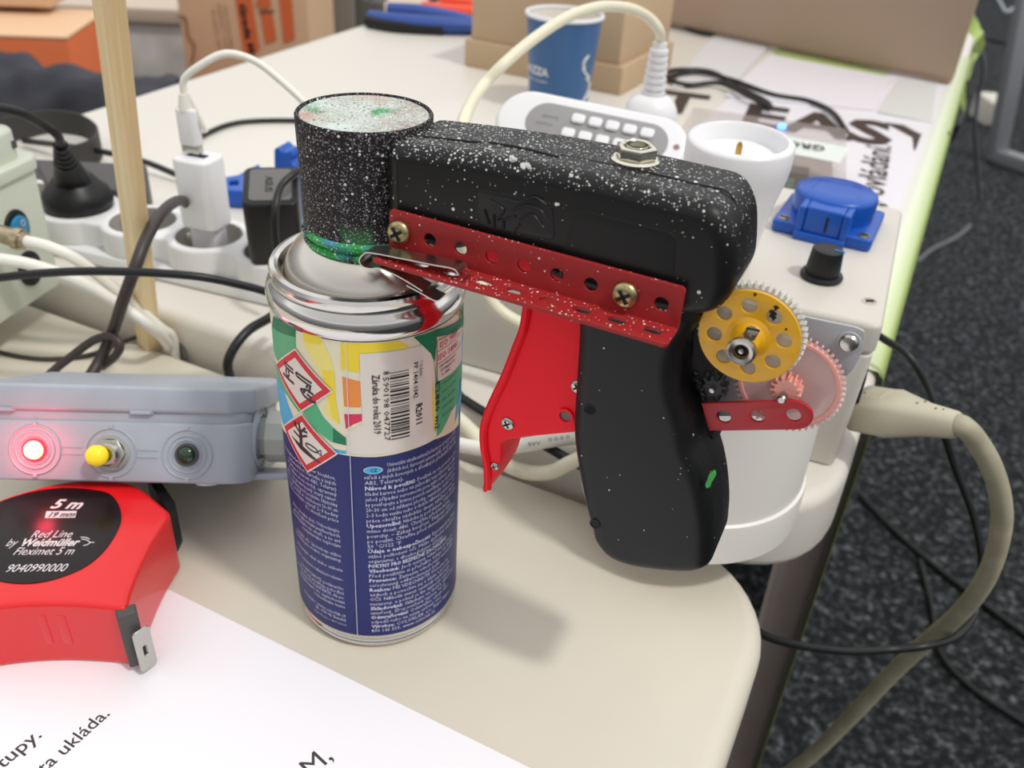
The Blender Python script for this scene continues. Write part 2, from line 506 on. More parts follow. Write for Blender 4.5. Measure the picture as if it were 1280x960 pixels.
cY = mat('label_yellow', (243, 217, 62), .42, spec=.3)
cPY = mat('label_pale_yellow', (240, 226, 128), .42, spec=.3)
cG = mat('label_green', (82, 178, 128), .42, spec=.3)
cDG = mat('label_dark_green', (18, 122, 84), .42, spec=.3)
cO = mat('label_orange', (240, 146, 74), .42, spec=.3)
cM = mat('label_magenta', (218, 52, 92), .42, spec=.3)
cLB = mat('label_light_blue', (74, 176, 222), .42, spec=.3)
cK = mat('label_black', (34, 28, 30), .4)
cR = mat('label_red', (212, 48, 56), .42, spec=.3)
cT = mat('label_text_white', (206, 206, 226), .4)
cV = mat('label_violet', (84, 44, 112), .42, spec=.3)
art = B()
def pol(pts, m, lay): art.add(wrap(flatpoly(pts), lay), m)
S0, S1 = -.068, .075
l1 = .00006
zb = lambda l: l
topz = LT - .0002
seamS = SZ(433, 500)[0]
# cream field above the blue, bottom edge follows the print
low = Z7([(130, 478), (260, 560), (320, 588), (430, 625), (480, 636), (640, 645), (800, 615), (950, 552), (1080, 470)])
low = [(S0, .118), (-.052, .112)] + low + [(.045, .118), (S1, .112)]
pol([(S0, topz)] + low + [(S1, topz)], cC, l1)
# left panel
pol(Z7([(96, 190), (150, 290), (200, 432), (150, 478), (120, 400), (100, 290)]), cLB, l1 * 2)
pol([(S0, .10), (-.052, .104)] + Z7([(102, 190), (100, 290), (118, 400)]) + [(-.05, .124), (S0, .128)], cLB, l1 * 2)
pol(Z7([(345, 585), (420, 602), (482, 612), (482, 630), (430, 622), (360, 600)]), cLB, l1 * 2)
up = lambda x_, y_: SZ(320 + x_ / 4.267, 280 + y_ / 4.267)
pol([up(88, 545), up(95, 495), up(214, 548), up(214, 660), up(125, 742), up(92, 670)], cG, l1 * 2)
pol([up(96, 488), up(214, 545), up(212, 602), up(88, 545)], cDG, l1 * 3)
pol(Z7([(92, 130), (125, 152), (165, 270), (245, 395), (230, 405), (170, 320), (120, 235)]), cG, l1 * 2)
pol(Z7([(250, 402), (320, 358), (360, 430), (415, 490), (480, 545), (482, 582), (400, 562), (320, 500)]), cG, l1 * 2)
pol(Z7([(412, 488), (480, 542), (482, 582), (412, 565)]), cDG, l1 * 3)
pol([up(250, 572), up(345, 600), up(392, 700), up(415, 760)] + Z7([(420, 230), (425, 330), (448, 470), (400, 440), (360, 400), (395, 300), (335, 180), (262, 60)]), cPY, l1 * 2)
pol([up(252, 576), up(338, 600), up(352, 642), up(256, 625)], cY, l1 * 3)
pol(Z7([(352, 180), (418, 190), (424, 330), (448, 470), (412, 440), (385, 330)]), cY, l1 * 3)
pol(Z7([(455, 35), (548, 44)]) + Z7([(550, 192), (455, 176)]), cY, l1 * 3)
pol([up(450, 632), up(600, 634), up(760, 622), up(820, 655), up(700, 676), up(552, 690), up(552, 780), up(455, 760)], cY, l1 * 2)
pol(Z7([(460, 215), (556, 242), (560, 380), (470, 375)]), cO, l1 * 2)
pol(Z7([(470, 415), (565, 415), (566, 452), (520, 470), (480, 495)]), cM, l1 * 2)
# white panel with the bar code
pol(Z7([(552, 92), (700, 84), (830, 62), (930, 30), (940, 130), (952, 210), (956, 330), (955, 480), (938, 556), (800, 604), (640, 630), (490, 622), (488, 510), (566, 470), (566, 380), (556, 240)]), cW, l1 * 4)
pol(Z7([(938, 225), (950, 300), (952, 480), (944, 510), (938, 400)]), cY, l1 * 5)
# right green field
pol([up(838, 600), up(960, 560), up(1090, 500), up(1108, 485), up(1104, 530), up(962, 600), up(950, 735), up(930, 690), up(880, 640)], cDG, l1 * 5)
pol(Z7([(950, 120), (962, 232), (1092, 130), (1104, 170), (1090, 300), (1040, 400), (985, 515), (962, 535), (962, 420)]), cG, l1 * 3)
pol(Z7([(1060, 460), (1100, 300), (1108, 220)]) + [(.043, .128), (S1, .124), (S1, .108), (.045, .112)], cLB, l1 * 3)
pol([up(1062, 480), up(1112, 425), up(1110, 500)], cO, l1 * 3)
pol([(.0435, .1405), (.052, .1405), (.06, .128), (.0435, .132)], cG, l1 * 3)
# certificate box
bx = Z7([(962, 25), (1092, -55), (1092, 125), (966, 240)])
pol(bx, cW, l1 * 6)
def edge(p, q, wd, m, lay):
    dx, dy = q[0] - p[0], q[1] - p[1]; L = math.hypot(dx, dy); ox, oy = -dy / L * wd / 2, dx / L * wd / 2
    pol([(p[0] + ox, p[1] + oy), (q[0] + ox, q[1] + oy), (q[0] - ox, q[1] - oy), (p[0] - ox, p[1] - oy)], m, lay)
s0_, s1_ = bx[0][0], bx[1][0]
zt_, zb_ = bx[0][1], bx[3][1]
for zz in (0, .26, .56):
    edge((s0_, zt_ + (zb_ - zt_) * zz), (s1_, zt_ + (zb_ - zt_) * zz), .00018, cK, l1 * 7)
edge((s0_, zt_), (s0_, zb_), .00018, cK, l1 * 7)
def ctext(txt, s, z, h, m, lay=l1 * 8, width=None, rot=0, bold=0., align='LEFT', res=1):
    """text printed on the can; rot = -90 reads downwards"""
    bm = text_bm(txt, 1., bold=bold, res=res)
    xs = [v.co.x for v in bm.verts]; x0, x1 = min(xs), max(xs)
    k_ = h / .7; kx = (width / (x1 - x0)) if width else k_
    for v in bm.verts:
        xx = (v.co.x - x0) * kx; yy = v.co.y * k_
        if align == 'RIGHT': xx -= (x1 - x0) * kx
        if rot == -90: v.co = Vector((s + yy, z - xx, 0))
        else: v.co = Vector((s + xx, z + yy, 0))
    art.add(wrap(bm, lay), m)
H_ = zt_ - zb_
ctext('ISO 9001', s0_ + .0012, zt_ - H_ * .21, .0024, cR, width=.0105, bold=.01)
ctext('ISO 14001', s0_ + .0006, zt_ - H_ * .49, .0024, cR, width=.0115, bold=.01)
for i_, (tx, wd) in enumerate((('CERTIFIKOVANÝ', .010), ('SYSTÉM JAKOSTI', .0085), ('A EMS', .005))):
    ctext(tx, s0_ + .001 + i_ * .0006, zt_ - H_ * (.68 + .115 * i_), .0009, cK, width=wd, bold=.01)
g0 = Z7([(985, 262)])[0]
for i_, tx in enumerate(('www.akryl-sprej.cz', 'barva na kov, dřevo', 'plast, sklo, beton', 'obsah 400 ml', 'hmotnost 280 g')):
    ctext(tx, g0[0] + .0005, g0[1] - i_ * .0033, .0011, cK, width=.010 - i_ * .0008)
# bar code
pa, pb = Z7([(712, 195)])[0], Z7([(818, 530)])[0]
b0, b1, zt2, zb2 = pa[0], pb[0], pa[1], pb[1]
z_ = zt2; rr_ = random.Random(3)
while z_ > zb2:
    w_ = rr_.choice((.00022, .00022, .00045, .00070))
    pol([(b0, z_), (b1, z_), (b1, z_ - w_), (b0, z_ - w_)], cK, l1 * 6); z_ -= w_ + rr_.choice((.00035, .00050, .0008))
q = Z7([(676, 186)])[0]; ctext('8', q[0], q[1], .0022, cK, rot=-90)
q = Z7([(676, 218)])[0]; ctext('590198 047727', q[0], q[1], .0019, cK, rot=-90, width=q[1] - zb2)
q, q2 = Z7([(618, 205), (632, 520)]); ctext('Záruka do roku 2019', q[0], q[1], .0024, cK, rot=-90, width=q[1] - q2[1], bold=.012)
q, q2 = Z7([(836, 142), (842, 330)]); ctext('PP 1404 0342', q[0], q[1], .0017, cK, rot=-90, width=q[1] - q2[1], bold=.005)
q, q2 = Z7([(850, 364), (850, 470)]); ctext('R2011', q[0], q[1], .0024, cK, rot=-90, width=q[1] - q2[1], bold=.02)
q, q2 = Z7([(868, 130), (872, 214)]); ctext('* Odstín:', q[0], q[1], .0013, cK, rot=-90, width=q[1] - q2[1])
q, q2 = Z7([(952, 250), (958, 500)]); ctext('E2880 m2', q[0], q[1], .0022, cK, rot=-90, width=q[1] - q2[1], bold=.005)
# hazard diamonds
def bil(Q, u_, v_):
    (a, b2, c, d) = Q   # top, right, bottom, left
    x_ = (1 - u_) * (1 - v_) * a[0] + u_ * (1 - v_) * b2[0] + u_ * v_ * c[0] + (1 - u_) * v_ * d[0]
    y_ = (1 - u_) * (1 - v_) * a[1] + u_ * (1 - v_) * b2[1] + u_ * v_ * c[1] + (1 - u_) * v_ * d[1]
    return (x_, y_)
def diamond(Q, kind):
    def inset(t): return [bil(Q, t, t), bil(Q, 1 - t, t), bil(Q, 1 - t, 1 - t), bil(Q, t, 1 - t)]
    pol(inset(-.03), cW, l1 * 9); pol(inset(0.0), cR, l1 * 10); pol(inset(.115), cW, l1 * 11)
    # picture drawn in the upright frame of the sign
    cx = sum(p[0] for p in Q) / 4; cy = sum(p[1] for p in Q) / 4
    hw = (Q[1][0] - Q[3][0]) / 2; hh = (Q[0][1] - Q[2][1]) / 2
    sl = (Q[1][1] - Q[3][1]) / (Q[1][0] - Q[3][0])
    def P(x_, y_): return (cx + x_ * hw, cy + y_ * hh + x_ * hw * sl)
    def ln(x0, y0, x1, y1, wd=.05): edge(P(x0, y0), P(x1, y1), wd * hw, cK, l1 * 12)
    if kind == 'corrosion':
        for (x0, y0, x1, y1) in ((-.45, .42, -.1, .32), (-.45, .3, -.1, .2), (-.45, .42, -.45, .3), (0, .3, .48, .12), (0, .18, .46, 0), (0, .3, 0, .18), (-.38, .24, -.42, .1), (.42, 0, .4, -.12), (.35, .02, .3, -.1), (-.3, .22, -.3, .1)):
            ln(x0, y0, x1, y1, .065)
        pol([P(-.58, .02), P(-.12, -.1), P(-.12, -.2), P(-.58, -.08)], cK, l1 * 12)
        ln(-.44, .08, -.36, -.04, .06); ln(-.28, .08, -.36, -.06, .06)
        for (x0, y0, x1, y1) in ((.1, -.22, .32, -.16), (.32, -.16, .5, -.26), (.1, -.22, .2, -.4), (.2, -.4, .42, -.52), (.3, -.3, .44, -.4), (.42, -.52, .55, -.5), (.28, -.14, .2, -.3), (.4, -.12, .36, -.24)):
            ln(x0, y0, x1, y1, .07)
    else:
        ln(-.12, -.1, -.1, .45, .12)
        for (x0, y0, x1, y1) in ((-.1, .3, -.35, .55), (-.1, .35, .1, .6), (-.1, .2, .14, .34), (-.1, .12, -.4, .25), (-.12, .45, -.14, .68), (-.28, .45, -.32, .62), (.02, .45, .16, .46)):
            ln(x0, y0, x1, y1, .075)
        pol([P(-.55, 0.0), P(-.1, -.1), P(.15, -.22), P(.55, -.5), P(.2, -.42), P(-.2, -.28)], cK, l1 * 12)
        o_ = [P(.26 + .2 * math.cos(a_), -.04 + .09 * math.sin(a_) - .25 * .2 * math.cos(a_)) for a_ in [2 * PI * i_ / 18 for i_ in range(18)]]
        for p_, q_ in zip(o_, o_[1:] + o_[:1]): edge(p_, q_, .055 * hw, cK, l1 * 12)
        ln(.44, -.1, .56, .0, .035); ln(.44, -.1, .56, -.2, .035); ln(.56, .0, .56, -.2, .03)
diamond(Z7([(215, 72), (402, 290), (246, 392), (118, 150)]), 'corrosion')
diamond(Z7([(250, 418), (430, 622), (280, 716), (160, 480)]), 'environment')
# violet reflection-coloured print edge beside the lower diamond
# the CZ oval
q = Z7([(625, 716)])[0]
pol([(q[0] + .0033 * math.cos(a_), q[1] + .00165 * math.sin(a_)) for a_ in [2 * PI * i_ / 28 for i_ in range(28)]], cT, l1 * 2)
pol([(q[0] + .0030 * math.cos(a_), q[1] + .00138 * math.sin(a_)) for a_ in [2 * PI * i_ / 28 for i_ in range(28)]], cLB, l1 * 3)
ctext('CZ', q[0] - .0011, q[1] - .0006, .0013, M_lblue, lay=l1 * 4, bold=.02)
# seam line down the label
sA, sB = SZ(433, 440), SZ(448, 800)
edge((sA[0], topz), (sB[0], .0085), .00022, cT, l1 * 13)
right = ['Univerzální akrylkombinační barva ve spreji pro nátěry', 'jízdních kol, karoserií automobilů, strojů, zařízení', 'nářadí a jiných kovových a dřevěných předmětů (kromě', 'ABS, Teluran).', '*Návod k použití:| Používá se na povrch se zá-',
         'kladní barvou nebo na původní nepoškozený nátěr', 'jehož případné nerovnosti jsou zabroušeny. Nádob-', 'ky protřepejte a krátce povrch nastříkejte ze vzdálenosti', '20–30 cm od stříkané plochy, nanášejte tenké vrstvy', '2–3 hodin venku nebo v dobře větrané místnosti. Po',
         'práce obraťte nádobku dnem vzhůru a tlačte', '*Upozornění:| Nádoba je pod tlakem. Uchovávejte', 'mimo dosah dětí. Chraňte před horkými', 'povrchy. – Zákaz kouření. Tlakový obal', 'po použití. Chraňte před slunečním zářením', '50 °C/122 °F.',
         '*Údaje o nebezpečnosti:| Extrémně hořlavý', 'vážné poškození očí. Může způsobit ospalost', 'organismy, s dlouhodobými účinky.', '*POKYNY PRO BEZPEČNÉ ZACHÁZENÍ:|', '*Všeobecné:| Je-li nutná lékařská pomoc', 'Před použitím si přečtěte údaje na štítku',
         '*Prevence:| Zamezte vdechování aerosolů', 'ce/ochranný oděv/ochranné brýle', '*Reakce:| PŘI VDECHNUTÍ: Přeneste na', 'vzduch a ponechte jej v klidu v poloze', 'OČI: Několik minut opatrně vyplachujte', 'nasazeny, a pokud je lze vyjmout snadno',
         '*Skladování:| Skladujte na dobře větraném', 'uzavřený. (Doporučená teplota +5 až', '*Odstraňování:| Odstraňte obsah jako', 'odpadů nebo na místa určená obcí', '*Výrobce:| COLORLAK, a.s., Staré Město', '800 145 555, www.colorlak.cz']
zA = SZ(466, 582)[1]; zZ = SZ(465, 788)[1]
n_ = len(right)
sL = SZ(456, 605)[0]
for i_, tx in enumerate(right):
    z_ = zA - (zA - zZ) * i_ / (n_ - 1); hgt = .00170
    s_ = sL + (.0078 if i_ < 2 else 0)
    full = .040 - (.0078 if i_ < 2 else 0)
    if tx.startswith('*'):
        bt, rest = tx[1:].split('|'); wd = len(bt) * .00112
        ctext(bt, s_, z_ - .0009, hgt, cT, lay=l1 * 2, width=wd, bold=.028)
        if rest.strip(): ctext(rest.strip(), s_ + wd + .0008, z_ - .0009, hgt, cT, lay=l1 * 2, width=min(full - wd, len(rest) * .00098))
    else:
        ctext(tx, s_, z_ - .0009, hgt, cT, lay=l1 * 2, width=min(full, len(tx) * .00096))
left = ['Univerzálna farba na náter bicyklov,', 'automobilov, náradia a iných', 'predmetov (okrem ABS, Teluran)', 'Používa sa na suchý, upravený', 'alebo na prebrúsený starý náter.', 'Obsah nádobky pred použitím. Nádobky', 'pretrepať, striekať zo vzdialenosti 20–30 cm', 'Potom nechajte schnúť 2–3 hodiny', 'Po skončení práce',
        '', 'mimo dosahu detí. Uchovávajte', 'pred teplom/iskrami/horúcich', 'Nestriekajte na oheň, a to ani', 'nevystavujte teplotám', '', 'Dráždi oči. Spôsobuje vážne', 'škodlivý pre vodné organizmy.', '', 'uschovajte obal alebo etiketu', '', 'Noste ochranné rukavice/ochran-', '', 'PO VDÝCHNUTÍ: postihnutého', 'v polohe, ktorá umožňuje pohodlné', 'dýchanie PO KONTAKTE. Ak po-', 'vyplachovanie. Vo vyplachovaní', 'Uchovávajte tesne', '', 'Slovensko: www.colorlak.cz', 'SR, 974 05 Banská', 'Vyrobené v EU 2016']
zA = SZ(420, 600)[1]; zZ = SZ(432, 782)[1]
for i_, tx in enumerate(left):
    if not tx: continue
    z_ = zA - (zA - zZ) * i_ / (len(left) - 1)
    sR = SZ(421 + 12 * i_ / (len(left) - 1), 620 + 160 * i_ / (len(left) - 1))[0]
    ctext(tx, sR, z_, .00170 if i_ < len(left) - 1 else .0010, cT, lay=l1 * 2, width=min(.029, len(tx) * .00086), align='RIGHT')
for f in art.bm.faces: f.smooth = True
for f in art.bm.faces:
    c_ = f.calc_center_median()
    if f.normal.x * c_.x + f.normal.y * c_.y < 0: f.normal_flip()
can.part('label_print', art, label='printed label artwork with bar code, hazard diamonds and small white text', recalc=False)

# ---------------------------------------------------------------- spray gun
gun = Thing('spray_can_gun', 'black pistol-grip spray handle with red trigger and gears, clamped on the can top', 'spray gun handle', G0 + K * .16)
M_gblk = speckle('speckled_black', (17, 17, 18), None, .42,
                 [(850, .34, .03, .80, (208, 211, 206)), (1400, .40, .06, .70, (160, 166, 160)), (420, .24, .06, .20, (222, 224, 220))], xfade=(.02, .115, 1.1, .38))
M_grip = speckle('grip_black', (17, 18, 19), None, .46, [(420, .16, .07, .1, (214, 216, 212)), (900, .2, .02, .1, (180, 182, 178))])
M_ring = speckle('sprayed_ring', (22, 20, 22), None, .6,
                 [(1500, .44, .85, .85, (104, 96, 100)), (1250, .40, .75, .75, (150, 146, 150)), (640, .28, .40, .6, (212, 214, 214))],
                 tint=[((70, 116, 120), 50, .56, .66, .19, .170), ((40, 130, 66), 75, .50, .60, .1745, .166)])
M_flange = speckle('sprayed_flange', (26, 34, 34), None, .5,
                   [(1300, .42, .75, .8, (176, 196, 206)), (800, .34, .5, .6, (226, 232, 232))],
                   tint=[((38, 160, 62), 85, .40, .52, .150, .160), ((84, 140, 190), 55, .50, .60, .16, .168)])
M_cap = speckle('sprayed_cap', (206, 222, 214), None, .6,
                [(1100, .46, .75, .75, (176, 156, 148)), (900, .40, .6, .6, (128, 136, 126)), (1400, .4, .6, .6, (228, 232, 228)), (500, .25, .3, .3, (92, 96, 92))],
                tint=[((150, 136, 128), 300, .30, .50, -.004, .016, 'X'), ((186, 190, 180), 40, .45, .62, .19, .195), ((196, 132, 116), 38, .56, .72, .19, .195), ((60, 150, 90), 50, .54, .60, .19, .195)])
M_redm = speckle('speckled_red', (158, 36, 38), None, .5, [(520, .22, .12, .5, (232, 222, 216)), (1100, .3, .05, .45, (226, 200, 196))])
M_trig = mat('trigger_red', (244, 22, 40), .42, spec=.2)
M_yel = mat('yellow_enamel', (232, 174, 24), .38, coat=.2)
M_pink = mat('pink_nylon', (240, 204, 200), .45, alpha=.68)
M_pink2 = mat('pink_nylon_teeth', (250, 178, 164), .45, alpha=.9)
M_wgear = mat('white_nylon', (226, 224, 214), .45, alpha=.72)
M_plate = mat('grey_sheet_metal', (178, 179, 184), .5)
M_bolt = mat('nickel', (226, 222, 208), .2, metal=1.)

# ring round the valve
RG = G0.copy()
def Lz(prof, c=RG, seg=96):
    bm = lathe(prof, seg); bmesh.ops.translate(bm, vec=(c.x, c.y, 0), verts=bm.verts); return bm
b = B(); b.add(Lz([(.0190, .1655), (.0204, .1665), (.0205, .185), (.0208, .1995), (.0208, .2018), (.0204, .2024), (.0200, .2024), (.0197, .2018), (.0197, .1995)]), M_ring)
collar = gun.part('collar', b, label='cylindrical collar crusted with paint specks')
b = B(); b.add(Lz([(0, .2019), (.0188, .2020), (.0195, .2016), (.0195, .1995), (0, .1995)]), M_cap)
gun.part('collar_cap', b, label='round cap sprayed mint, green and rust red')
b = B(); b.add(Lz([(.0145, .1605), (.0175, .1606), (.0196, .1612), (.0208, .1625), (.0204, .1638), (.0196, .1640), (.0198, .1648), (.0210, .1655), (.0213, .1668), (.0206, .1678), (.0200, .1680), (.0185, .1675), (.0145, .165)]), M_flange)
gun.part('collar_flange', b, label='stepped flange smeared with green and blue paint')

# head: side outline in (s, z), thickness along w
head = [(.0165, .2000), (.030, .2012), (.052, .2026), (.075, .2032), (.098, .2026), (.1130, .2022), (.1178, .1960), (.1196, .188), (.1206, .1800), (.1180, .1738), (.112, .1705), (.104, .1695), (.092, .1695), (.070, .1710), (.054, .1772), (.046, .1750), (.038, .1712), (.0165, .1708)]
ho = roundpoly(head, [.004, .01, .01, .01, .01, .007, .005, .006, .006, .005, .006, .006, .01, .006, .004, .004, .004, .003], 5)
b = B(); bm = plate(ho, [], -.0165, .0165, .0050, 5); b.add(bm, M_gblk, GUN)
hd = gun.part('head', b, angle=60)
# seam groove and slit along the top
b = B()
b.add(tube([GUN @ Vector(p) for p in ((.0235, .2006, .006), (.036, .2016, .0055), (.042, .2019, .0045))], .00045, 6), M_dark)
b.add(tube([GUN @ Vector(p) for p in ((.044, .2020, .0035), (.055, .2027, .0045), (.066, .2029, .0062))], .0005, 6), M_dark)
b.add(tube([GUN @ Vector(p) for p in ((.066, .2029, .0040), (.085, .2030, .0035), (.104, .2025, .0035), (.112, .2022, .0035), (.1155, .1990, .0035))], .00022, 6), M_dark)
gun.part('seam', b, parent=hd)
# embossed badge and raised panel on the side
b = B()
pan = [GP(*p, .0165) for p in ((596, 236), (690, 252), (694, 300), (600, 282))]
b.add(plate(roundpoly(pan, .002), [], .0160, .0167, .0002), M_blk, GUN)
for pts in (((612, 250), (630, 262), (622, 275), (645, 270)), ((632, 248), (650, 252), (668, 246), (684, 256)), ((640, 262), (660, 256), (676, 262), (684, 274)), ((650, 274), (666, 268), (680, 284)),
            ((618, 284), (618, 268)), ((630, 287), (630, 276)), ((642, 290), (650, 280)), ((606, 262), (612, 280))):
    b.add(tube([GUN @ Vector(GP(*p, .0165) + (.0168,)) for p in pts], .00035, 6), M_blk)
gun.part('badge', b, parent=hd, label='embossed illegible badge')
b = B(); pan = [GP(*p, .0165) for p in ((722, 262), (846, 292), (842, 352), (700, 322))]
b.add(plate(roundpoly(pan, .003), [], .0160, .0166, .0002), M_grip, GUN); gun.part('side_panel', b, parent=hd)
# thick white paint blobs
M_blob = mat('white_paint', (226, 224, 218), .5)
b = B()
for (px, py, r_) in ((640, 198, .0009), (644, 199, .0006), (655, 209, .0011), (660, 207, .0008), (663, 212, .0007), (651, 212, .0006), (710, 225, .0009), (714, 220, .0007), (722, 222, .0005)):
    s_, z_ = GP(px, py, .0145); bm = bmesh.new(); bmesh.ops.create_icosphere(bm, subdivisions=2, radius=r_)
    for v in bm.verts: v.co *= 1 + .3 * math.sin(v.co.x * 9000 + px); v.co.z *= .6
    b.add(bm, M_blob, GUN @ Matrix.Translation((s_, z_, .0147)))
gun.part('paint_blobs', b, parent=hd, label='thick white paint blobs')

# nut and spring washer
ns, nz, nw = .0850, .2028, -.003
NM = frame(G0 + E1 * ns + K * nz + E2 * nw, E1, E2 * -1, K)
b = B()
b.add(lathe([(.0066, 0), (.0067, .0008), (.006, .0013), (.004, .0013)], 40), M_bolt, NM.copy())
gun.part('washer', b, label='nickel spring washer')
b = B()
b.add(plate(circ2(0, 0, .0057, 6), [circ2(0, 0, .0034, 24)], .0012, .0046, .0006), M_bolt, NM.copy(), smooth=False)
b.add(lathe([(.0034, .0014), (.0030, .0048), (.0034, .0052)], 24), M_bolt, NM.copy())
b.add(lathe([(0, .0022), (.0031, .0022)], 24), M_steel, NM.copy())
gun.part('nut', b, label='nickel hex nut')

# red angle strip, ten millimetre hole pitch
A0 = Vector(GP(501, 289, .0183) + (.0183,)); A8 = Vector(GP(829, 377, .0172) + (.0183,))
ax = (GUN @ A8) - (GUN @ A0); pitch = ax.length / 8; ax.normalize()
ay = (K - ax * ax.dot(K)).normalized(); an = E2.copy(); an = (an - ax * ax.dot(an)).normalized()
STR = frame(GUN @ A0, ax, ay, an)
hol = [circ2(i * pitch, .0, .0020, 20) for i in range(1, 9) if i != 7]
b = B()
b.add(plate(roundpoly([(-.0036, .0063), (8 * pitch + .0056, .0063), (8 * pitch + .0056, -.0062), (-.0036, -.0062)], [.0014, .0014, .0002, .0002], 4), hol, -.0006, .0006, .0002), M_redm, STR)
STB = frame(STR @ Vector((0, -.0062, 0)), ax, an, ay)
hol = []
for i in range(0, 9):
    c = rrect(i * pitch - .0026, .0033, i * pitch + .0026, .0067, .0016, 5)
    hol.append(c)
b.add(plate(roundpoly([(-.0036, 0), (-.0036, .0105), (8 * pitch + .0056, .0105), (8 * pitch + .0056, 0)], [.0002, .0014, .0014, .0002], 4), hol, -.0006, .0006, .0002), M_redm, STB)
strip = gun.part('angle_strip', b, label='speckled red perforated metal angle strip')
for i in (0, 7):
    b = B(); screwhead(b, STR @ Matrix.Translation((i * pitch, 0, .0006)), .0038, M_brass, M_dark, h=.0022)
    gun.part('screw', b, parent=strip, label='brassy pan head cross screw')

# bent spring clip under the collar
CW = .0275
def clip(pts, w0, w1, th, name):
    P = cr([Vector(GP(x_, y_, CW) + (0,)) for x_, y_ in pts], 6)
    L, R_ = [], []
    for i, p in enumerate(P):
        t_ = (P[min(i + 1, len(P) - 1)] - P[max(i - 1, 0)]).normalized(); nn = Vector((-t_.y, t_.x, 0))
        L.append(p + nn * th / 2); R_.append(p - nn * th / 2)
    o_ = [(p.x, p.y) for p in L + R_[::-1]]
    b.add(plate(o_, [], w0, w1, 0), M_steel, GUN)
b = B()
clip([(573, 343), (566, 336), (540, 331), (500, 323), (462, 316), (453, 319), (449, 326), (453, 333), (463, 336), (476, 336), (500, 347), (528, 364)], CW - .0055, CW, .0004, 'a')
clip([(508, 357), (525, 366), (541, 375), (548, 376), (556, 370), (570, 357), (578, 349)], CW - .0055, CW, .0004, 'b')
gun.part('spring_clip', b, label='bent spring steel clip')

# grip
gl_ = [GP(x_, y_, .0105) for x_, y_ in [(714, 372), (723, 400), (722, 440), (719, 490), (717, 540), (723, 585), (732, 630), (739, 655), (745, 676), (762, 695), (788, 706), (825, 712), (862, 714)]]
gr_ = [GP(x_, y_, w_) for x_, y_, w_ in [(882, 708, .0100), (891, 696, .0090), (897, 672, .0050), (903, 640, .0), (905, 602, -.0040), (902, 568, -.0060), (894, 542, -.006), (886, 522, -.006), (882, 500, -.006), (877, 478, -.006), (869, 450, -.006), (868, 425, -.006), (874, 400, -.006), (888, 380, -.006), (892, 362, -.006), (860, 330, -.003), (740, 330, .0)]]
go = gl_ + gr_
go = [(p.x, p.y) for p in cr([Vector((x_, y_, 0)) for x_, y_ in go], 4, True)]
b = B(); b.add(plate(go, [], -.0140, .0140, .0055, 5), M_grip, GUN)
grip = gun.part('grip', b, angle=60)
for (px, py) in ((737, 512), (744, 655)):
    b = B()
    s_, z_ = GP(px, py, .0140); q = GUN @ Vector((s_, z_, .0138))
    b.add(lathe([(.0014, .0), (.0019, .0), (.0019, .0003), (.0017, .0005), (.0014, .0003), (.0012, -.001)], 18), M_blk, orient(q, E2))
    b.add(lathe([(0, .0002), (.0015, .0002)], 14), M_dark, orient(q, E2))
    gun.part('screw_hole', b, parent=grip)
b = B(); pl = [GP(x_, y_, .0128) for x_, y_ in ((893, 589), (895, 594), (892, 600), (889, 604), (888, 609), (883, 611), (881, 606), (884, 600), (886, 593), (889, 590))]
b.add(plate(roundpoly(pl, .0006, 3), [], .0118, .0129, .0002), mat('green_paint', (52, 160, 66), .5), GUN)
gun.part('paint_dab', b, parent=grip, label='green dab of paint')
# chewed edge where the grip was cut open for the gears
b = B(); rr_ = random.Random(5)
for i in range(26):
    f_ = i / 25; px = 869 + 23 * f_ + rr_.uniform(-1.5, 1.5); py = 466 + 74 * f_
    s_, z_ = GP(px, py, .0030)
    bm = bmesh.new(); bmesh.ops.create_icosphere(bm, subdivisions=1, radius=rr_.uniform(.0006, .0011))
    for v in bm.verts: v.co = Vector((v.co.x * rr_.uniform(.6, 1.4), v.co.y * rr_.uniform(.6, 1.4), v.co.z))
    b.add(bm, M_blk, GUN @ Matrix.Translation((s_, z_, .0030)))
gun.part('cut_edge', b, parent=grip, label='rough cut plastic edge')

# trigger
tp = [(600, 292), (604, 328), (640, 350), (656, 384), (650, 415), (640, 440), (625, 480), (608, 515), (600, 538), (600, 560), (604, 580), (604, 600), (602, 614), (606, 618), (614, 606), (622, 592), (627, 575), (627, 552), (660, 547), (724, 541), (732, 500), (734, 420), (734, 360), (724, 310), (690, 302)]
to = [GP(x_, y_, .0085) for x_, y_ in tp]
b = B(); b.add(plate(roundpoly(to, .002, 4), [], -.0085, .0085, .0012, 3), M_trig, GUN)
trig = gun.part('trigger', b, label='glossy red plastic trigger', angle=50)
b = B()
ln_ = [GP(x_, y_, .0100) for x_, y_ in ((655, 383), (650, 412), (641, 436), (626, 474), (609, 510), (601, 536), (601, 560), (605, 582), (606, 612))]
P = cr([Vector((x_, y_, 0)) for x_, y_ in ln_], 5)
b.add(tube([GUN @ Vector((p.x + .0006, p.y, .0088)) for p in P], .0014, 8, 1, False), M_trig)
gun.part('trigger_rim', b, parent=trig)
for (px, py) in ((634, 530), (618, 583), (722, 484)):
    s_, z_ = GP(px, py, .0088); b = B(); screwhead(b, orient(GUN @ Vector((s_, z_, .0084)), E2), .0024 if px != 618 else .0016, M_steel, M_dark, h=.0010)
    gun.part('screw', b, parent=trig)
s_, z_ = GP(707, 520, .0088); b = B()
b.add(lathe([(.0028, .0), (.0028, .0008), (.0020, .0008), (.0018, -.0006)], 24), M_trig, orient(GUN @ Vector((s_, z_, .0084)), E2))
b.add(lathe([(0, .0002), (.0019, .0002)], 20), mat('drilled_hole', (120, 96, 92), .6), orient(GUN @ Vector((s_, z_, .0084)), E2))
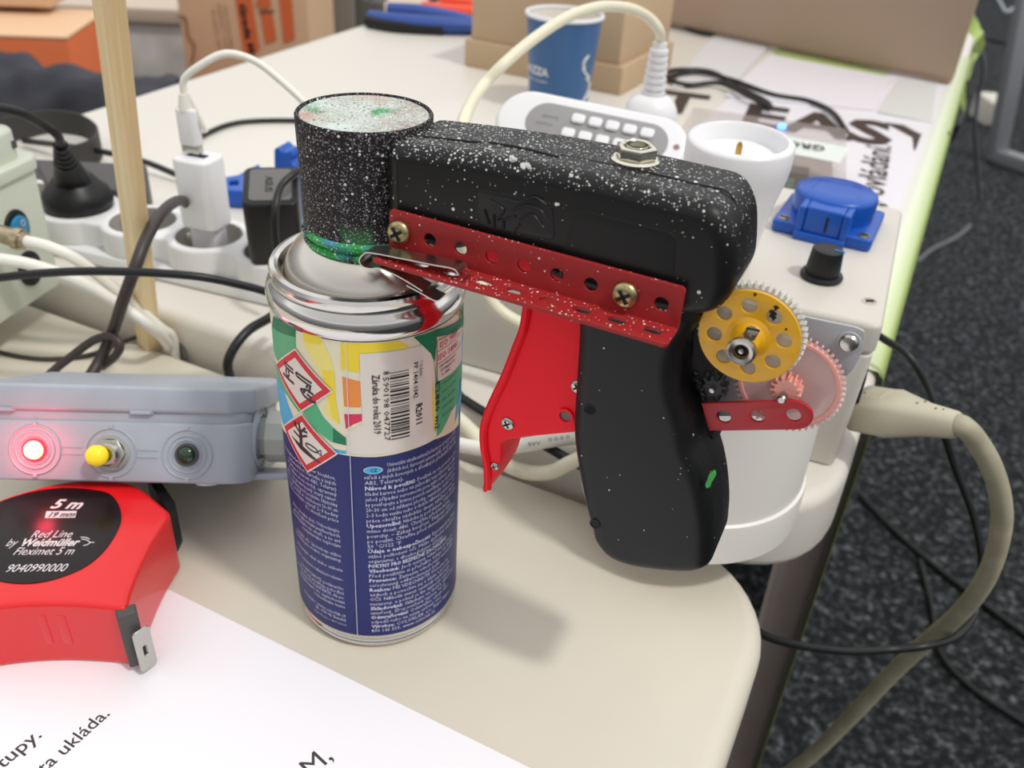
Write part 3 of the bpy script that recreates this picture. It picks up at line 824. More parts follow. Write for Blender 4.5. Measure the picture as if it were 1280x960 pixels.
gun.part('drilled_hole', b, parent=trig)

# gear train
def onw(px, py, w_):
    s_, z_ = GP(px, py, w_); return GUN @ Vector((s_, z_, w_))
b = B()
pl = [GP(x_, y_, -.006) for x_, y_ in ((905, 372), (968, 388), (1070, 409), (1081, 414), (1078, 440), (1066, 462), (1048, 480), (1020, 512), (960, 520), (876, 520), (862, 470), (872, 400))]
b.add(plate(roundpoly(pl, .0008, 3), [], -.0068, -.0058, .0002), M_plate, GUN)
back = gun.part('gear_plate', b, label='grey sheet metal gear plate')
b = B(); b.add(lathe([(.0026, 0), (.0026, .0007), (.0021, .0014), (.0010, .0017), (0, .0018)], 28), M_steel, orient(onw(1061, 428, -.0058), E2))
b.add(lathe([(.0034, 0), (.0032, .0004), (.0026, .0004)], 28), M_plate, orient(onw(1061, 428, -.0058), E2))
gun.part('rivet', b, parent=back, label='shiny rivet')
# pink gear
c = onw(986, 479, -.0030); R = .0155
b = B(); b.add(plate(gear2(R, R - .0013, 52), [], -.0008, .0008, 0), M_pink, orient(c, E2))
b.add(plate(circ2(0, 0, R - .0012, 60), [circ2(0, 0, R - .0026, 60)], -.0011, .0011, .0003), M_pink2, orient(c, E2))
pg = gun.part('pink_gear', b, label='translucent pink nylon gear')
b = B(); b.add(plate(gear2(.0044, .0032, 14), [], .0008, .0045, .0002), M_pink2, orient(c, E2)); gun.part('pinion', b, parent=pg)
# small dark gear
c = onw(893, 482, .0005); b = B(); b.add(plate(gear2(.0042, .0027, 9), [], -.002, .002, .0002), mat('dark_gear', (48, 50, 52), .5), orient(c, E2))
dg_ = gun.part('dark_gear', b, label='small dark plastic pinion')
b = B(); b.add(lathe([(.0008, 0), (.0008, .0032), (0, .0034)], 14), M_steel, orient(c, E2)); gun.part('axle', b, parent=dg_)
# white gear on the axle of the yellow wheel
Y0 = .0080
c = onw(936, 421, Y0); 
cw = c - E2 * .0034
b = B(); b.add(plate(gear2(.0148, .0134, 50), [], -.0012, .0012, .0001), M_wgear, orient(cw, E2)); gun.part('white_gear', b, label='off-white nylon gear behind the yellow wheel')
YM = orient(c, E2, E1)
b = B()
hs = [circ2(.0093 * math.cos(2 * PI * i / 8 + .18), .0093 * math.sin(2 * PI * i / 8 + .18), .0021, 20) for i in range(8)]
b.add(plate(circ2(0, 0, .01375, 72), hs, -.0005, .0005, .0002), M_yel, YM.copy())
b.add(lathe([(.0062, .0004), (.0048, .0012), (.0042, .0026), (.0038, .0030), (.0030, .0078), (.0030, .0082), (.0019, .0084)], 36), M_yel, YM.copy())
yw = gun.part('wheel_disc', b, label='yellow metal wheel with eight round holes')
b = B(); b.add(lathe([(.0030, .0072), (.0037, .0074), (.0040, .0082), (.0038, .0092), (.0032, .0096), (.0022, .0092), (.0019, .0080)], 36), M_steel, YM.copy())
b.add(lathe([(0, .0078), (.0020, .0078)], 24), M_dark, YM.copy())
b.add(lathe([(.0007, .0078), (.0007, .0090), (0, .0093)], 14), M_steel, YM.copy())
gun.part('hub', b, parent=yw, label='bright metal hub')
b = B(); q = YM @ Vector((0, 0, .0048)); d_ = (YM.to_3x3() @ Vector((.25, 1, 0.15))).normalized()
b.add(lathe([(.0017, .0018), (.0017, .0052), (.0014, .0056), (0, .0056)], 20), mat('worn_steel', (140, 132, 122), .5, metal=.8), orient(q, d_))
b.add(gbox(.0036, .0006, .0004), M_dark, orient(q, d_) @ Matrix.Translation((0, 0, .0054)), smooth=False)
gun.part('set_screw', b, parent=yw)
# black scuffs on the wheel
b = B()
for (x_, y_, r_, a_) in ((.0052, .0105, .0006, .3), (.0046, .0086, .0009, 1.), (.0052, .0075, .0006, 0), (.0090, .0052, .0003, 0), (-.0008, .0128, .0004, .4)):
    b.add(plate([(x_ + r_ * math.cos(t_) * (1 + .5 * math.sin(3 * t_ + a_)), y_ + r_ * 1.3 * math.sin(t_)) for t_ in [2 * PI * i / 14 for i in range(14)]], [], .0005, .0006, 0), M_dark, YM.copy())
gun.part('chipped_spots', b, parent=yw)
# lower red strip
q0 = onw(905, 520, .0035); q2 = onw(992, 518, .0035); x_ = (q2 - q0).normalized(); y_ = E2.cross(x_)
if y_.z < 0: y_ = -y_
RM = frame(q0, x_, y_, E2); Lq = (q2 - q0).length
hh = .0047
ol = [(-.0052, -hh)] + [(Lq + hh * 1.15 * math.sin(t_), -hh * math.cos(t_)) for t_ in [PI * i / 16 for i in range(17)]] + [(-.0058, hh)]
b = B(); b.add(plate(ol, [circ2(Lq * i / 2, 0, .0021, 20) for i in range(3)], -.0006, .0006, .0002), mat('red_enamel', (178, 36, 44), .42), RM)
rs = gun.part('flat_strip', b, label='flat red perforated metal strip with rounded end')
b = B(); c = onw(978, 497, .0035); b.add(lathe([(.0010, -.006), (.0010, .0005), (.0013, .0010), (.0009, .0018), (0, .0018)], 16), M_steel, orient(c, E2)); gun.part('axle', b, parent=rs)
# inner block joining grip and gears
b = B(); pl = [GP(x_, y_, -.002) for x_, y_ in ((868, 380), (915, 372), (930, 400), (915, 440), (905, 470), (900, 500), (892, 512), (900, 545), (880, 560), (860, 500))]
b.add(plate(roundpoly(pl, .001, 3), [], -.0055, -.0030, .0003), M_dgrey, GUN); gun.part('motor_mount', b)

# ---------------------------------------------------------------- printed sheet
pe0, pe1 = PZ(205, 735, 0), PZ(660, 960, 0)
pu = (pe1 - pe0).normalized(); pv = Vector((-pu.y, pu.x, 0))
p0 = pe0 - pu * .16; p0.z = .0002
b = B(); PM = frame(p0, pu, -pv, K)
b.add(plate(rrect(0, 0, .42, .297, .0005), [], 0, .0004, 0), M_paper, frame(p0, pu, -pv, K))
ps = Thing('printed_sheet', 'white printed paper sheet lying under the red tape measure at the table front', 'paper', p0)
sheet_o = ps.part('paper', b)
tz = .00065
def base(px0, py0, px1, py1, txt, h, bold=.008):
    P0, P1 = PZ(px0, py0, tz), PZ(px1, py1, tz); b = B()
    b.add(text_fit(txt, P0, P1, K, height=h, bold=bold, res=3), M_ink); ps.part('printed_line', b)
base(-6, 969, 53, 920, 'stupy.', None)
base(34, 986, 138, 893, 'data ukláda.', None)
base(390, 971, 417, 948, 'M,', None, 0)

# ---------------------------------------------------------------- tape measure
TZ = .032
tm = Thing('tape_measure', 'red tape measure with a black round label lying on the paper sheet', 'tape measure', PZ(90, 700, .001) + K * 0)
top = [(-90, 690), (-60, 650), (0, 622), (60, 604), (120, 596), (170, 603), (214, 640), (192, 673), (176, 705), (163, 738), (158, 762), (120, 757), (60, 754), (0, 757), (-60, 766), (-95, 740)]
to = [PZ(x_, y_, TZ) for x_, y_ in top]
to2 = roundpoly([(p.x, p.y) for p in to], [.012, .01, .01, .01, .01, .008, .003, .008, .008, .006, .003, .01, .01, .01, .006, .008], 5)
b = B(); b.add(plate(to2, [], .0005, TZ, .0022, 4), M_red)
tc_ = tm.part('case', b, label='glossy red plastic case', angle=50)
# black rubber band round the edge behind
b = B(); q = [PZ(x_, y_, TZ * .6) for x_, y_ in ((186, 616), (204, 618), (224, 648), (216, 664))]
b.add(plate(roundpoly([(p.x, p.y) for p in q], .002), [], .006, TZ - .004, .001), M_blk); tm.part('lock_button', b, label='black lock button')
b = B()
dcx = PZ(62, 664, TZ); 
dp = [PZ(x_, y_, TZ) for x_, y_ in ((152, 648), (140, 620), (110, 612), (70, 611), (30, 618), (-12, 634), (-46, 662), (-52, 690), (-30, 716), (0, 727), (34, 730), (70, 724), (108, 708), (136, 682))]
dpp = cr([Vector((p.x, p.y, 0)) for p in dp], 6, True)
b.add(plate([(p.x, p.y) for p in dpp], [], TZ - .0004, TZ + .0004, .0001), mat('label_black_gloss', (26, 19, 21), .25, spec=.35))
dl = tm.part('label_disc', b, label='black label disc')
M_lt = mat('label_silver', (214, 212, 214), .5)
b = B(); tz2 = TZ + .00045
def tl(txt, x0, y0, x1, y1, h=None, m=None, **kw):
    b.add(text_fit(txt, PZ(x0, y0, tz2 + (.0001 if m else 0)), PZ(x1, y1, tz2 + (.0001 if m else 0)), K, height=h, res=3, **kw), m or M_lt)
tl('5 m', 62, 635, 101, 636, .0078, shear=.3, bold=.03)
pq = [PZ(x_, y_, tz2) for x_, y_ in ((58, 639), (96, 638.5), (94, 647), (56, 647.5))]
b.add(quad(pq), M_lt)
tl('19 mm', 60, 646, 93, 645.5, .0040, m=M_ink, shear=.25, bold=.03)
tl('Red Line', 38, 672, 89, 671.5, .0058, shear=.3)
tl('by', 7, 682.5, 20, 682.5, .0058, shear=.3)
tl('Weidmüller', 26, 682.5, 98, 682, .0058, shear=.3, bold=.03)
tl('Fleximet 5 m', 16, 693.5, 91, 693, .0058, shear=.3)
tl('9040990000', 7, 715, 82, 714, .0058, shear=.3)
for pts in (((102, 674), (108, 675), (113, 678), (118, 678)), ((104, 682), (109, 681), (113, 678)), ((101, 671.5), (107, 672), (112, 674))):
    b.add(tube([PZ(x_, y_, tz2) for x_, y_ in pts], .00022, 6), M_lt)
tm.part('label_text', b, parent=dl)
# grip ribs on the front side, hook
b = B()
for (x_, w_) in ((20, 1), (45, 1), (70, 1), (95, 1), (118, 1)):
    p = PZ(x_, 756, TZ); d = Vector((0, -1, 0))
    b.add(gbox(.0035, .0006, .015, .00025), M_red, Matrix.Translation(PZ(x_, 755, TZ) + Vector((0, .0002, -.021))))
tm.part('grip_ribs', b)
hk = PZ(160, 764, TZ)
b = B(); b.add(gbox(.007, .005, .0275, .0008), M_dgrey, Matrix.Translation(hk + Vector((-.0015, .0013, -.0285))) @ Matrix.Rotation(.5, 4, 'Z'))
tm.part('tape_mouth', b, label='dark mouth of the tape')
b = B(); b.add(plate(rrect(-.0034, -.0105, .0034, .0105, .0016), [rrect(-.0008, -.003, .0008, .002, .0006)], 0, .0008, .0003), M_steel, orient(hk + Vector((.0030, -.0008, -.0185)), (.75, -.55, 0), (.55, .75, 0)))
tm.part('hook', b, label='steel end hook')

# ---------------------------------------------------------------- grey junction box with three lamps
JZ = .0362
ja, jb = PZ(0, 600, JZ), PZ(280, 606, JZ)
jx = (jb - ja).normalized(); jy = Vector((-jx.y, jx.x, 0))
JW = .112
jo = jb + jx * .010            # right front corner (before rounding)
TLT = math.radians(29)                      # leans back: front edge on the tape measure, rear edge on the table
jz_ = K * math.cos(TLT) + jy * math.sin(TLT); jyt = jy * math.cos(TLT) - K * math.sin(TLT)
JM = frame(jo - jx * JW, jx, jyt, jz_)
jt = Thing('junction_box', 'grey plastic junction box with red, yellow and green lamps resting on the tape measure', 'junction box', jo - jx * .05 + jy * .045)
H0, H1 = 0.0, .0405
JD = .070
b = B(); b.add(plate(rrect(0, 0, JW, JD, .010), [], H0, H1 - .0150, .0012), M_jbox, JM.copy())
b.add(plate(rrect(.001, .001, JW - .001, JD - .001, .010), [], H1 - .0155, H1 - .0105, .0006), M_jbox, JM.copy())
b.add(plate(roundpoly([(JW - .004, .012), (JW + .016, .014), (JW + .016, .03), (JW - .004, .032)], .003), [], H0, H0 + .0026, .0006), M_jbox, JM.copy())
base_ = jt.part('box_base', b)
b = B(); b.add(plate(roundpoly([(-.001, -.001), (JW - .008, -.001), (JW + .001, .008), (JW + .001, JD - .007), (JW - .006, JD + .001), (-.001, JD + .001)], .0025), [], H1 - .0110, H1, .0018, 3), M_jbox, JM.copy())
lid = jt.part('lid', b, angle=50)
for x_ in (.012, .068):
    b = B(); b.add(plate([(x_ - .004, -.0016), (x_ + .004, -.0016), (x_ + .006, .002), (x_ - .006, .002)], [], H1 - .0115, H1 - .0100, .0002), M_jbox, JM.copy())
    jt.part('lid_catch', b, parent=lid)
bw = B()
zl = None
for i, (px, py) in enumerate(((44, 562), (139, 566), (234, 568))):
    q = PP(px, py, JM @ Vector((0, 0, 0)), jyt)
    OM = orient(q, -jyt, jx)
    for r_ in (.0102, .0078, .0060):
        bw.add(lathe([(r_ + .0004, -.0002), (r_ + .0003, .0004), (r_, .0006), (r_ - .0003, .0004), (r_ - .0004, -.0002)], 48), M_jbox, OM.copy())
    for a_ in (PI / 2, -PI / 2):
        bw.add(gbox(.0016, .0016, .0008, .0003), M_jbox, OM @ Matrix.Translation((.0110 * math.cos(a_), .0110 * math.sin(a_), -.0001)))
    if i < 2:
        for dz in (.0015, -.0015): bw.add(gbox(.0085, .0004, .0006), M_jbox, OM @ Matrix.Translation((.0148, dz, -.0002)))
    b = B(); OM = OM @ Matrix.Scale(.92 if i == 1 else .78, 4)
    if i == 0:
        b.add(lathe([(.0062, 0), (.0062, .0014), (.0054, .0018), (.0050, .0018)], 36), mat('red_lamp_rim', (236, 40, 60), .3, emis=(255, 40, 60), es=1.2), OM.copy())
        b.add(lathe([(.0051, .0010), (.0046, .0032), (.003, .0046), (0, .0052)], 32), mat('red_lamp_lens', (255, 214, 180), .3, emis=(255, 204, 140), es=1.7), OM.copy())
        jt.part('indicator_lamp', b, label='glowing red lamp')
        ld = bpy.data.lights.new('lamp_glow', 'POINT'); ld.energy = .016; ld.color = (1, .05, .1); ld.shadow_soft_size = .004
        lo = bpy.data.objects.new('lamp_glow', ld); COL.objects.link(lo); lo.parent = jt.root
        lo.location = (OM @ Vector((0, 0, .012))) - jt.loc
    elif i == 1:
        b.add(lathe([(.0085, 0), (.0085, .0012), (.0078, .0014), (.0066, .0014)], 36), M_steel, OM.copy())
        b.add(plate(circ2(0, 0, .0072, 6), [], .0010, .0030, .0005), M_steel, OM.copy(), smooth=False)
        b.add(lathe([(.0050, .003), (.0052, .0056), (.0044, .0066), (.003, .0066)], 30), M_steel, OM.copy())
        sw = jt.part('lamp_bezel', b, label='chrome threaded bezel with hex nut')
        b = B(); b.add(lathe([(.0016, 0), (.0016, .004), (.0048, .0052), (.0052, .0078), (.0044, .0100), (.0024, .0115), (0, .0118)], 30), mat('yellow_cap', (238, 214, 40), .3, emis=(236, 206, 30), es=.25), orient(OM @ Vector((-.0015, 0, .002)), (-jyt + -jx * .22).normalized()) @ Matrix.Scale(.85, 4))
        jt.part('yellow_cap', b, parent=sw, label='yellow domed cap')
    else:
        b.add(lathe([(.0062, 0), (.0062, .0012), (.0056, .0018), (.0047, .0018), (.0044, .0008)], 36), M_dgrey, OM.copy())
        b.add(lathe([(.0046, .0006), (.0042, .0022), (.0028, .0034), (0, .0040)], 30), mat('green_lens', (22, 58, 36), .2, coat=.5), OM.copy())
        jt.part('indicator_lamp', b, label='unlit dark green lamp')
jt.part('knockout_rings', bw)
b = B()
SM = orient(JM @ Vector((JW, .022, H0 + .018)), jx, jyt)
for r_ in (.014, .010): b.add(lathe([(r_ + .0005, -.0003), (r_, .0010), (r_ - .0005, -.0003)], 40), M_jbox, SM.copy())
b.add(lathe([(.009, 0), (.0088, .004), (.0075, .0046)], 6), mat('gland_grey', (176, 180, 172), .5), SM.copy(), smooth=False)
b.add(lathe([(.0115, .004), (.0115, .012), (.009, .014), (.004, .014)], 10), mat('gland_grey', (176, 180, 172), .5), SM.copy(), smooth=False)
jt.part('cable_gland', b, label='pale grey cable gland')
b = B(); b.add(lathe([(.0045, H0 - .0018), (.0045, H0 + .001), (0, H0 + .001)], 20), M_white, JM @ Matrix.Translation((.092, .010, 0)))
b.add(lathe([(.0, H0 - .0018), (.0045, H0 - .0018)], 20), M_white, JM @ Matrix.Translation((.092, .010, 0)))
jt.part('rubber_foot', b, label='small white foot')

def cable(label, pts, r, m, name='power_cable', cat='cable', group=None, seg=12, **kw):
    b = B(); b.add(tube(pts, r, seg, 12, **kw), m); return single(name, b, label, cat, group=group or {'loose_cable': 'loose black cables among the boxes', 'floor_cable': 'cables lying on the carpet', 'hanging_wire': 'wires hanging beside the banner'}.get(name), angle=60)
gz = SM @ Vector((0, 0, .012))
cable('black cable leaving the grey junction box gland, passing behind the spray can', [gz, gz + jx * .02, Vector((-.038, .075, .030)), PZ(545, 478, .0245), PZ(578, 498, .0237), PZ(607, 516, .0232), PZ(645, 536, .0232), PZ(690, 562, .0232), PZ(722, 580, .0232), PZ(760, 596, .0232)], .0024, M_cable)

# ---------------------------------------------------------------- power strip
ZS = .046
sp4, sp2 = PZ(261, 292, ZS), PZ(99, 257, ZS)
SU = (sp4 - sp2).normalized(); SV = Vector((-SU.y, SU.x, 0))
dU = (sp4 - sp2).length / 2
us = [dU * k_ for k_ in (-4, -3, -2, -1, 0, 1, 2)]
SP0 = Vector((sp4.x, sp4.y, 0))
def SO(u_, v_, z_): return SP0 + SU * u_ + SV * v_ + K * z_
SC = 0
st = Thing('power_strip', 'white multi-socket power strip along the front edge of the white table', 'power strip', SO(us[4], 0, HF))
STM = frame(SP0, SU, SV, K)
def scal(rw, rn):
    up_, dn = [], []
    for i, a_ in enumerate(us):
        for k_ in range(-7, 8):
            t_ = k_ / 7 * math.radians(44)
            up_.append((a_ + rw * math.sin(t_), rw * math.cos(t_)))
    dn = [(x_, -y_) for x_, y_ in up_[::-1]]
    return up_ + dn
rw = .0262
b = B()
sk = [circ2(a_, 0, .0200, 40) for a_ in us]
b.add(plate(scal(rw, 0), sk, HF + .009, ZS, .0022, 4), M_strip, STM.copy())
b.add(plate(rrect(us[0] - .024, -.0268, us[-1] + .026, .0268, .008), [], HF + .0005, HF + .0095, .002), M_strip, STM.copy())
st.part('housing', b, angle=45)
for i, a_ in enumerate(us):
    b = B()
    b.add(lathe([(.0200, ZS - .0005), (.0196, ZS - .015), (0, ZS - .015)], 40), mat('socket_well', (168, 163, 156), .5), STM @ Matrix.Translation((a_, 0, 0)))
    sko = st.part('socket_well', b)
    if i in (3, 4, 5):
        b = B(); b.add(lathe([(.0023, ZS - .015), (.0021, ZS - .002), (.001, ZS - .0005), (0, ZS - .0003)], 16), M_steel, STM @ Matrix.Translation((a_ - .0120, -.004, 0)))
        st.part('earth_pin', b, parent=sko)

# black mains plug with ribbed sleeve
bp = Thing('mains_plug', 'black angled mains plug pushed into the power strip beside the green box', 'plug', SO(us[2], SC, ZS - .014))
c0 = SO(us[2], SC, 0)
ptop = PD(76, 182, .535)
b = B(); b.add(lathe([(.0194, ZS - .0145), (.0198, ZS - .002), (.0215, ZS + .002), (.0218, ZS + .006), (.0200, ZS + .011), (.0150, ZS + .016), (.0105, ZS + .022), (0, ZS + .024)], 48), M_blk, Matrix.Translation(c0)); body = bp.part('plug_body', b)
axp = (ptop - (c0 + K * (ZS + .012)))
b = B(); b.add(tube([c0 + K * (ZS + .010), c0 + K * (ZS + .012) + axp * .35, c0 + K * (ZS + .012) + axp * .62], lambda f: .0125 - .005 * f, 20, 6, flat=.75), M_blk)
for k_ in range(5):
    p = c0 + K * (ZS + .012) + axp * (.60 + .085 * k_); b.add(tube([p, p + axp * .06], .0072 - .0007 * k_, 16, 2), M_blk)
b.add(tube([c0 + K * (ZS + .012) + axp * .6, c0 + K * (ZS + .012) + axp * 1.0], .0042, 12, 2), M_blk)
bp.part('cable_sleeve', b)
e_ = c0 + K * (ZS + .012) + axp * .98
cable('black mains cable rising from the black plug out of the left edge', [e_, e_ + axp * .25, PD(52, 155, .515), PD(28, 142, .50), PD(0, 135, .49), PD(-40, 130, .48)], .0027, M_cable, 'mains_cable')

# white usb charger standing in the strip, with its usb plug
uc = Thing('usb_charger', 'white usb wall charger standing upright in the power strip', 'charger', SO(us[4], SC, ZS - .014))
c0 = SO(us[4], SC, 0)
b = B(); b.add(plate(rrect(-.0125, -.0110, .0125, .0110, .0055), [], ZS + .006, ZS + .050, .002, 3), M_white, frame(c0, SU, SV, K))
b.add(plate(rrect(-.0105, -.0065, .0105, .0065, .004), [], ZS - .0145, ZS + .008, .0004), M_white, frame(c0, SU, SV, K))
uc.part('charger_body', b)
b = B(); b.add(plate(rrect(-.0062, -.0026, .0062, .0026, .0004), [], ZS + .0499, ZS + .0503, 0), M_dark, frame(c0, SU, SV, K)); uc.part('usb_port', b)
up_ = Thing('usb_cable', 'white usb plug and cable looping out of the white charger towards the spray gun', 'cable', c0 + K * (ZS + .051))
b = B(); b.add(gbox(.0118, .0045, .008, .0002), M_steel, frame(c0 - SU * .003 + K * (ZS + .0515), SU, SV, K)); up_.part('metal_shell', b)
cp_ = c0 - SU * .003
b = B(); b.add(plate(rrect(-.0065, -.0042, .0065, .0042, .003), [], ZS + .0565, ZS + .078, .0012), M_white, frame(cp_, SU, SV, K))
b.add(tube([cp_ + K * (ZS + .077), cp_ + K * (ZS + .086)], lambda f: .0048 - .0015 * f, 14, 3), M_wcable)
up_.part('plug_shell', b)
q = cp_ + K * (ZS + .084)
b = B(); b.add(tube([q, q + K * .010 + U3 * .001, PD(253, 80, .505), PD(283, 67, .505), PD(318, 76, .51), PD(350, 100, .515), PD(384, 132, .52), PD(420, 175, .53), PD(450, 215, .54)], .0021, 12, 10), M_wcable); up_.part('wire', b)
b = B(); b.add(plate(rrect(-.0012, -.0012, .0012, .0012, .0003), [], 0, .024, .0002), M_wcable, orient(q + K * .003 + U3 * .002, (.35, 0, -1)))
up_.part('tab', b)

# black adapter
ba = Thing('mains_adapter', 'black mains adapter with grey top panel and lettering, next to the white usb charger', 'adapter', SO(us[5], SC, ZS - .014))
c0 = SO(us[5] + .001, -.001, 0); AM = frame(c0 + K * (ZS - .008), SU, SV, K) @ Matrix.Rotation(math.radians(30), 4, 'Z') @ Matrix.Rotation(math.radians(14), 4, 'X') @ Matrix.Translation((0, 0, -(ZS - .008)))
b = B(); b.add(plate(rrect(-.0155, -.019, .0155, .019, .005), [], ZS + .004, ZS + .048, .002, 3), M_blk, AM.copy()); b.add(plate(rrect(-.0115, -.012, .0115, .012, .004), [], ZS - .0148, ZS + .006, .0008), M_blk, AM.copy())
bb = ba.part('adapter_body', b)
b = B(); b.add(plate(rrect(-.0118, -.0152, .0118, .0152, .003), [], ZS + .0478, ZS + .0485, .0002), mat('adapter_grey', (104, 102, 100), .5), AM.copy()); pn = ba.part('top_panel', b, label='grey top panel')
b = B(); b.add(text_fit('ASUS', AM @ Vector((-.0028, .0075, ZS + .0487)), AM @ Vector((-.0028, -.0075, ZS + .0487)), AM.to_3x3() @ K, height=.0060, bold=.02), M_blk); ba.part('lettering', b, parent=pn)
cable('black thin cable looping down from the black adapter behind the can', [AM @ Vector((.012, .017, ZS + .042)), PD(374, 213, .50), PD(352, 232, .49), PD(344, 262, .485), PD(344, 295, .49), PD(350, 335, .50)], .0021, M_cable, 'adapter_cable')

# ---------------------------------------------------------------- wooden stick
q0, q1 = PZ(187, 431, 0), PD(136, 0, .375)
d = (q1 - q0); L = d.length * 1.28; d.normalize()
m = bpy.data.materials.new('pine_wood'); m.use_nodes = True; n = m.node_tree; pb_ = n.nodes['Principled BSDF']; pb_.inputs['Roughness'].default_value = .6
t = n.nodes.new('ShaderNodeTexCoord'); mp = n.nodes.new('ShaderNodeMapping'); mp.inputs['Scale'].default_value = (230, 230, 7)
ns_ = n.nodes.new('ShaderNodeTexNoise'); ns_.inputs['Scale'].default_value = 1; ns_.inputs['Detail'].default_value = 4
r = n.nodes.new('ShaderNodeValToRGB'); r.color_ramp.elements[0].position = .35; r.color_ramp.elements[0].color = rgb(226, 196, 146); r.color_ramp.elements[1].position = .62; r.color_ramp.elements[1].color = rgb(244, 222, 178)
n.links.new(t.outputs['Object'], mp.inputs[0]); n.links.new(mp.outputs[0], ns_.inputs[0]); n.links.new(ns_.outputs[0], r.inputs[0]); n.links.new(r.outputs[0], pb_.inputs[0])
b = B(); M_ = orient(q0, d, (1, -.85, 0)); b.add(gbox(.0115, .0092, L, .0003, 1), m)
ws_ = single('wooden_stick', b, 'pale pine stick standing upright, its foot on the near table edge', 'stick', loc=(0, 0, 0)); ws_.matrix_world = M_

# ---------------------------------------------------------------- pale green enclosure
ga, gb_ = PZ(82, 353, .0207), PZ(0, 408, .0207)
gx = (gb_ - ga).normalized(); gy = Vector((gx.y, -gx.x, 0))
if gy.dot(Vector((0, 1, 0))) < 0: gy = -gy
ge = Thing('equipment_box', 'pale green-grey plastic equipment box with a blue rocker switch at the left edge', 'box', ga + gx * .06 + gy * .05)
GMx = frame(ga, gx, gy, K)
def frustum(x0, y0, x1, y1, z0, z1, off, r_):
    bm = plate(rrect(x0, y0, x1, y1, r_), [], z0, z1, .001); 
    for v in bm.verts:
        f = (v.co.z - z0) / (z1 - z0); cx, cy = (x0 + x1) / 2, (y0 + y1) / 2
        v.co.x = cx + (v.co.x - cx) * (1 + off * f); v.co.y = cy + (v.co.y - cy) * (1 + off * f)
    return bm
b = B(); b.add(frustum(0, 0, .13, .10, .001, .074, .02, .008), M_green, GMx.copy()); gbo = ge.part('box_base', b, angle=50)
b = B(); b.add(plate(rrect(-.003, -.003, .134, .104, .010), [], .073, .081, .0015, 3), M_green, GMx.copy()); b.add(plate(rrect(.003, .003, .128, .098, .010), [], .079, .0975, .0025, 3), M_green, GMx.copy())
for k_ in range(4): b.add(tube([GMx @ Vector((.016 + .006 * math.cos(t_), .016 + .006 * math.sin(t_), .0976)) for t_ in (k_ * PI / 2, k_ * PI / 2 + .6, k_ * PI / 2 + 1.1)], .0005, 6), M_dgrey)
b.add(gbox(.003, .001, .004), M_dgrey, GMx @ Matrix.Translation((.010, .0028, .087)))
gl = ge.part('lid', b, angle=50)
def onface(px, py): return PP(px, py, ga, gy)
def rocker(px, py, rx, ry, mc, lab, blue):
    q = onface(px, py); M_ = orient(q - gy * .0, -gy, -gx); b = B()
    b.add(plate(circ2(0, 0, rx, 36, ry), [], -.001, .0022, .0008), M_blk, M_.copy()); o = ge.part('rocker_switch', b, label=lab)
    b = B(); b.add(plate(circ2(0, 0, rx * .76, 36, ry * .74), [], .0015, .0036, .0006), mc, M_ @ Matrix.Rotation(.12, 4, 'X'))
    if blue:
        b.add(tube([M_ @ Vector((.0018 + .0013 * math.cos(t_), .0030 + .0016 * math.sin(t_), .0044)) for t_ in [2 * PI * i / 12 for i in range(13)]], .00022, 6), M_lt)
        b.add(tube([M_ @ Vector((-.0025, -.0050, .0036)), M_ @ Vector((-.0010, -.0038, .0036))], .00022, 6, 2), M_lt)
    else: b.add(gbox(.0022, .0026, .0004), M_lt, M_ @ Matrix.Translation((0, -.003, .0036)))
    ge.part('rocker', b, parent=o, label='translucent blue rocker' if blue else 'black rocker')
rocker(19, 285, .0092, .0108, mat('rocker_blue', (16, 128, 176), .3, coat=.3), 'black oval bezel with a blue rocker', True)
rocker(36, 335, .0088, .0105, M_blk, 'black round rocker switch', False)
# metal jack and white leads
def gapp(px, z_):
    p = PZ(px, 428, 0); return UV(p.dot(U3), .104, z_)
j0, j1 = PD(-30, 284, .47), PD(32, 301, .47)
jk = Thing('jack_lead', 'white cable with a metal jack plug at the green box, upper of the pair', 'cable', j1)
b = B(); dd = (j1 - j0); b.add(tube([j0 + dd * k_ / 6 for k_ in range(7)], .0048, 18, 1, False), mat('nickel_worn', (190, 176, 150), .3, metal=1., var=.3, vscale=300))
b.add(tube([j1 - dd * .22, j1 - dd * .08], .0058, 10, 2), mat('nickel_worn', (0, 0, 0))); 
jk.part('jack_plug', b, label='worn nickel jack plug')
b = B(); b.add(tube([j1 - dd * .1, j1 + dd * .05, PD(60, 308, .47), PD(90, 321, .475), PD(120, 342, .485), PD(150, 366, .495), PD(178, 390, .505), PD(200, 410, .515), PZ(215, 422, .0075), gapp(222, -.012), gapp(222, -.05)], .0031, 14, 10), M_wcable); jk.part('lead', b)
cable('white cable passing below the jack plug, lower of the pair', [PD(-30, 322, .455), PD(0, 324, .455), PD(40, 331, .46), PD(85, 346, .465), PD(125, 366, .475), PD(160, 388, .485), PD(186, 407, .492), PZ(208, 428, .0075), gapp(210, -.012), gapp(210, -.05)], .0031, M_wcable, 'signal_cable')
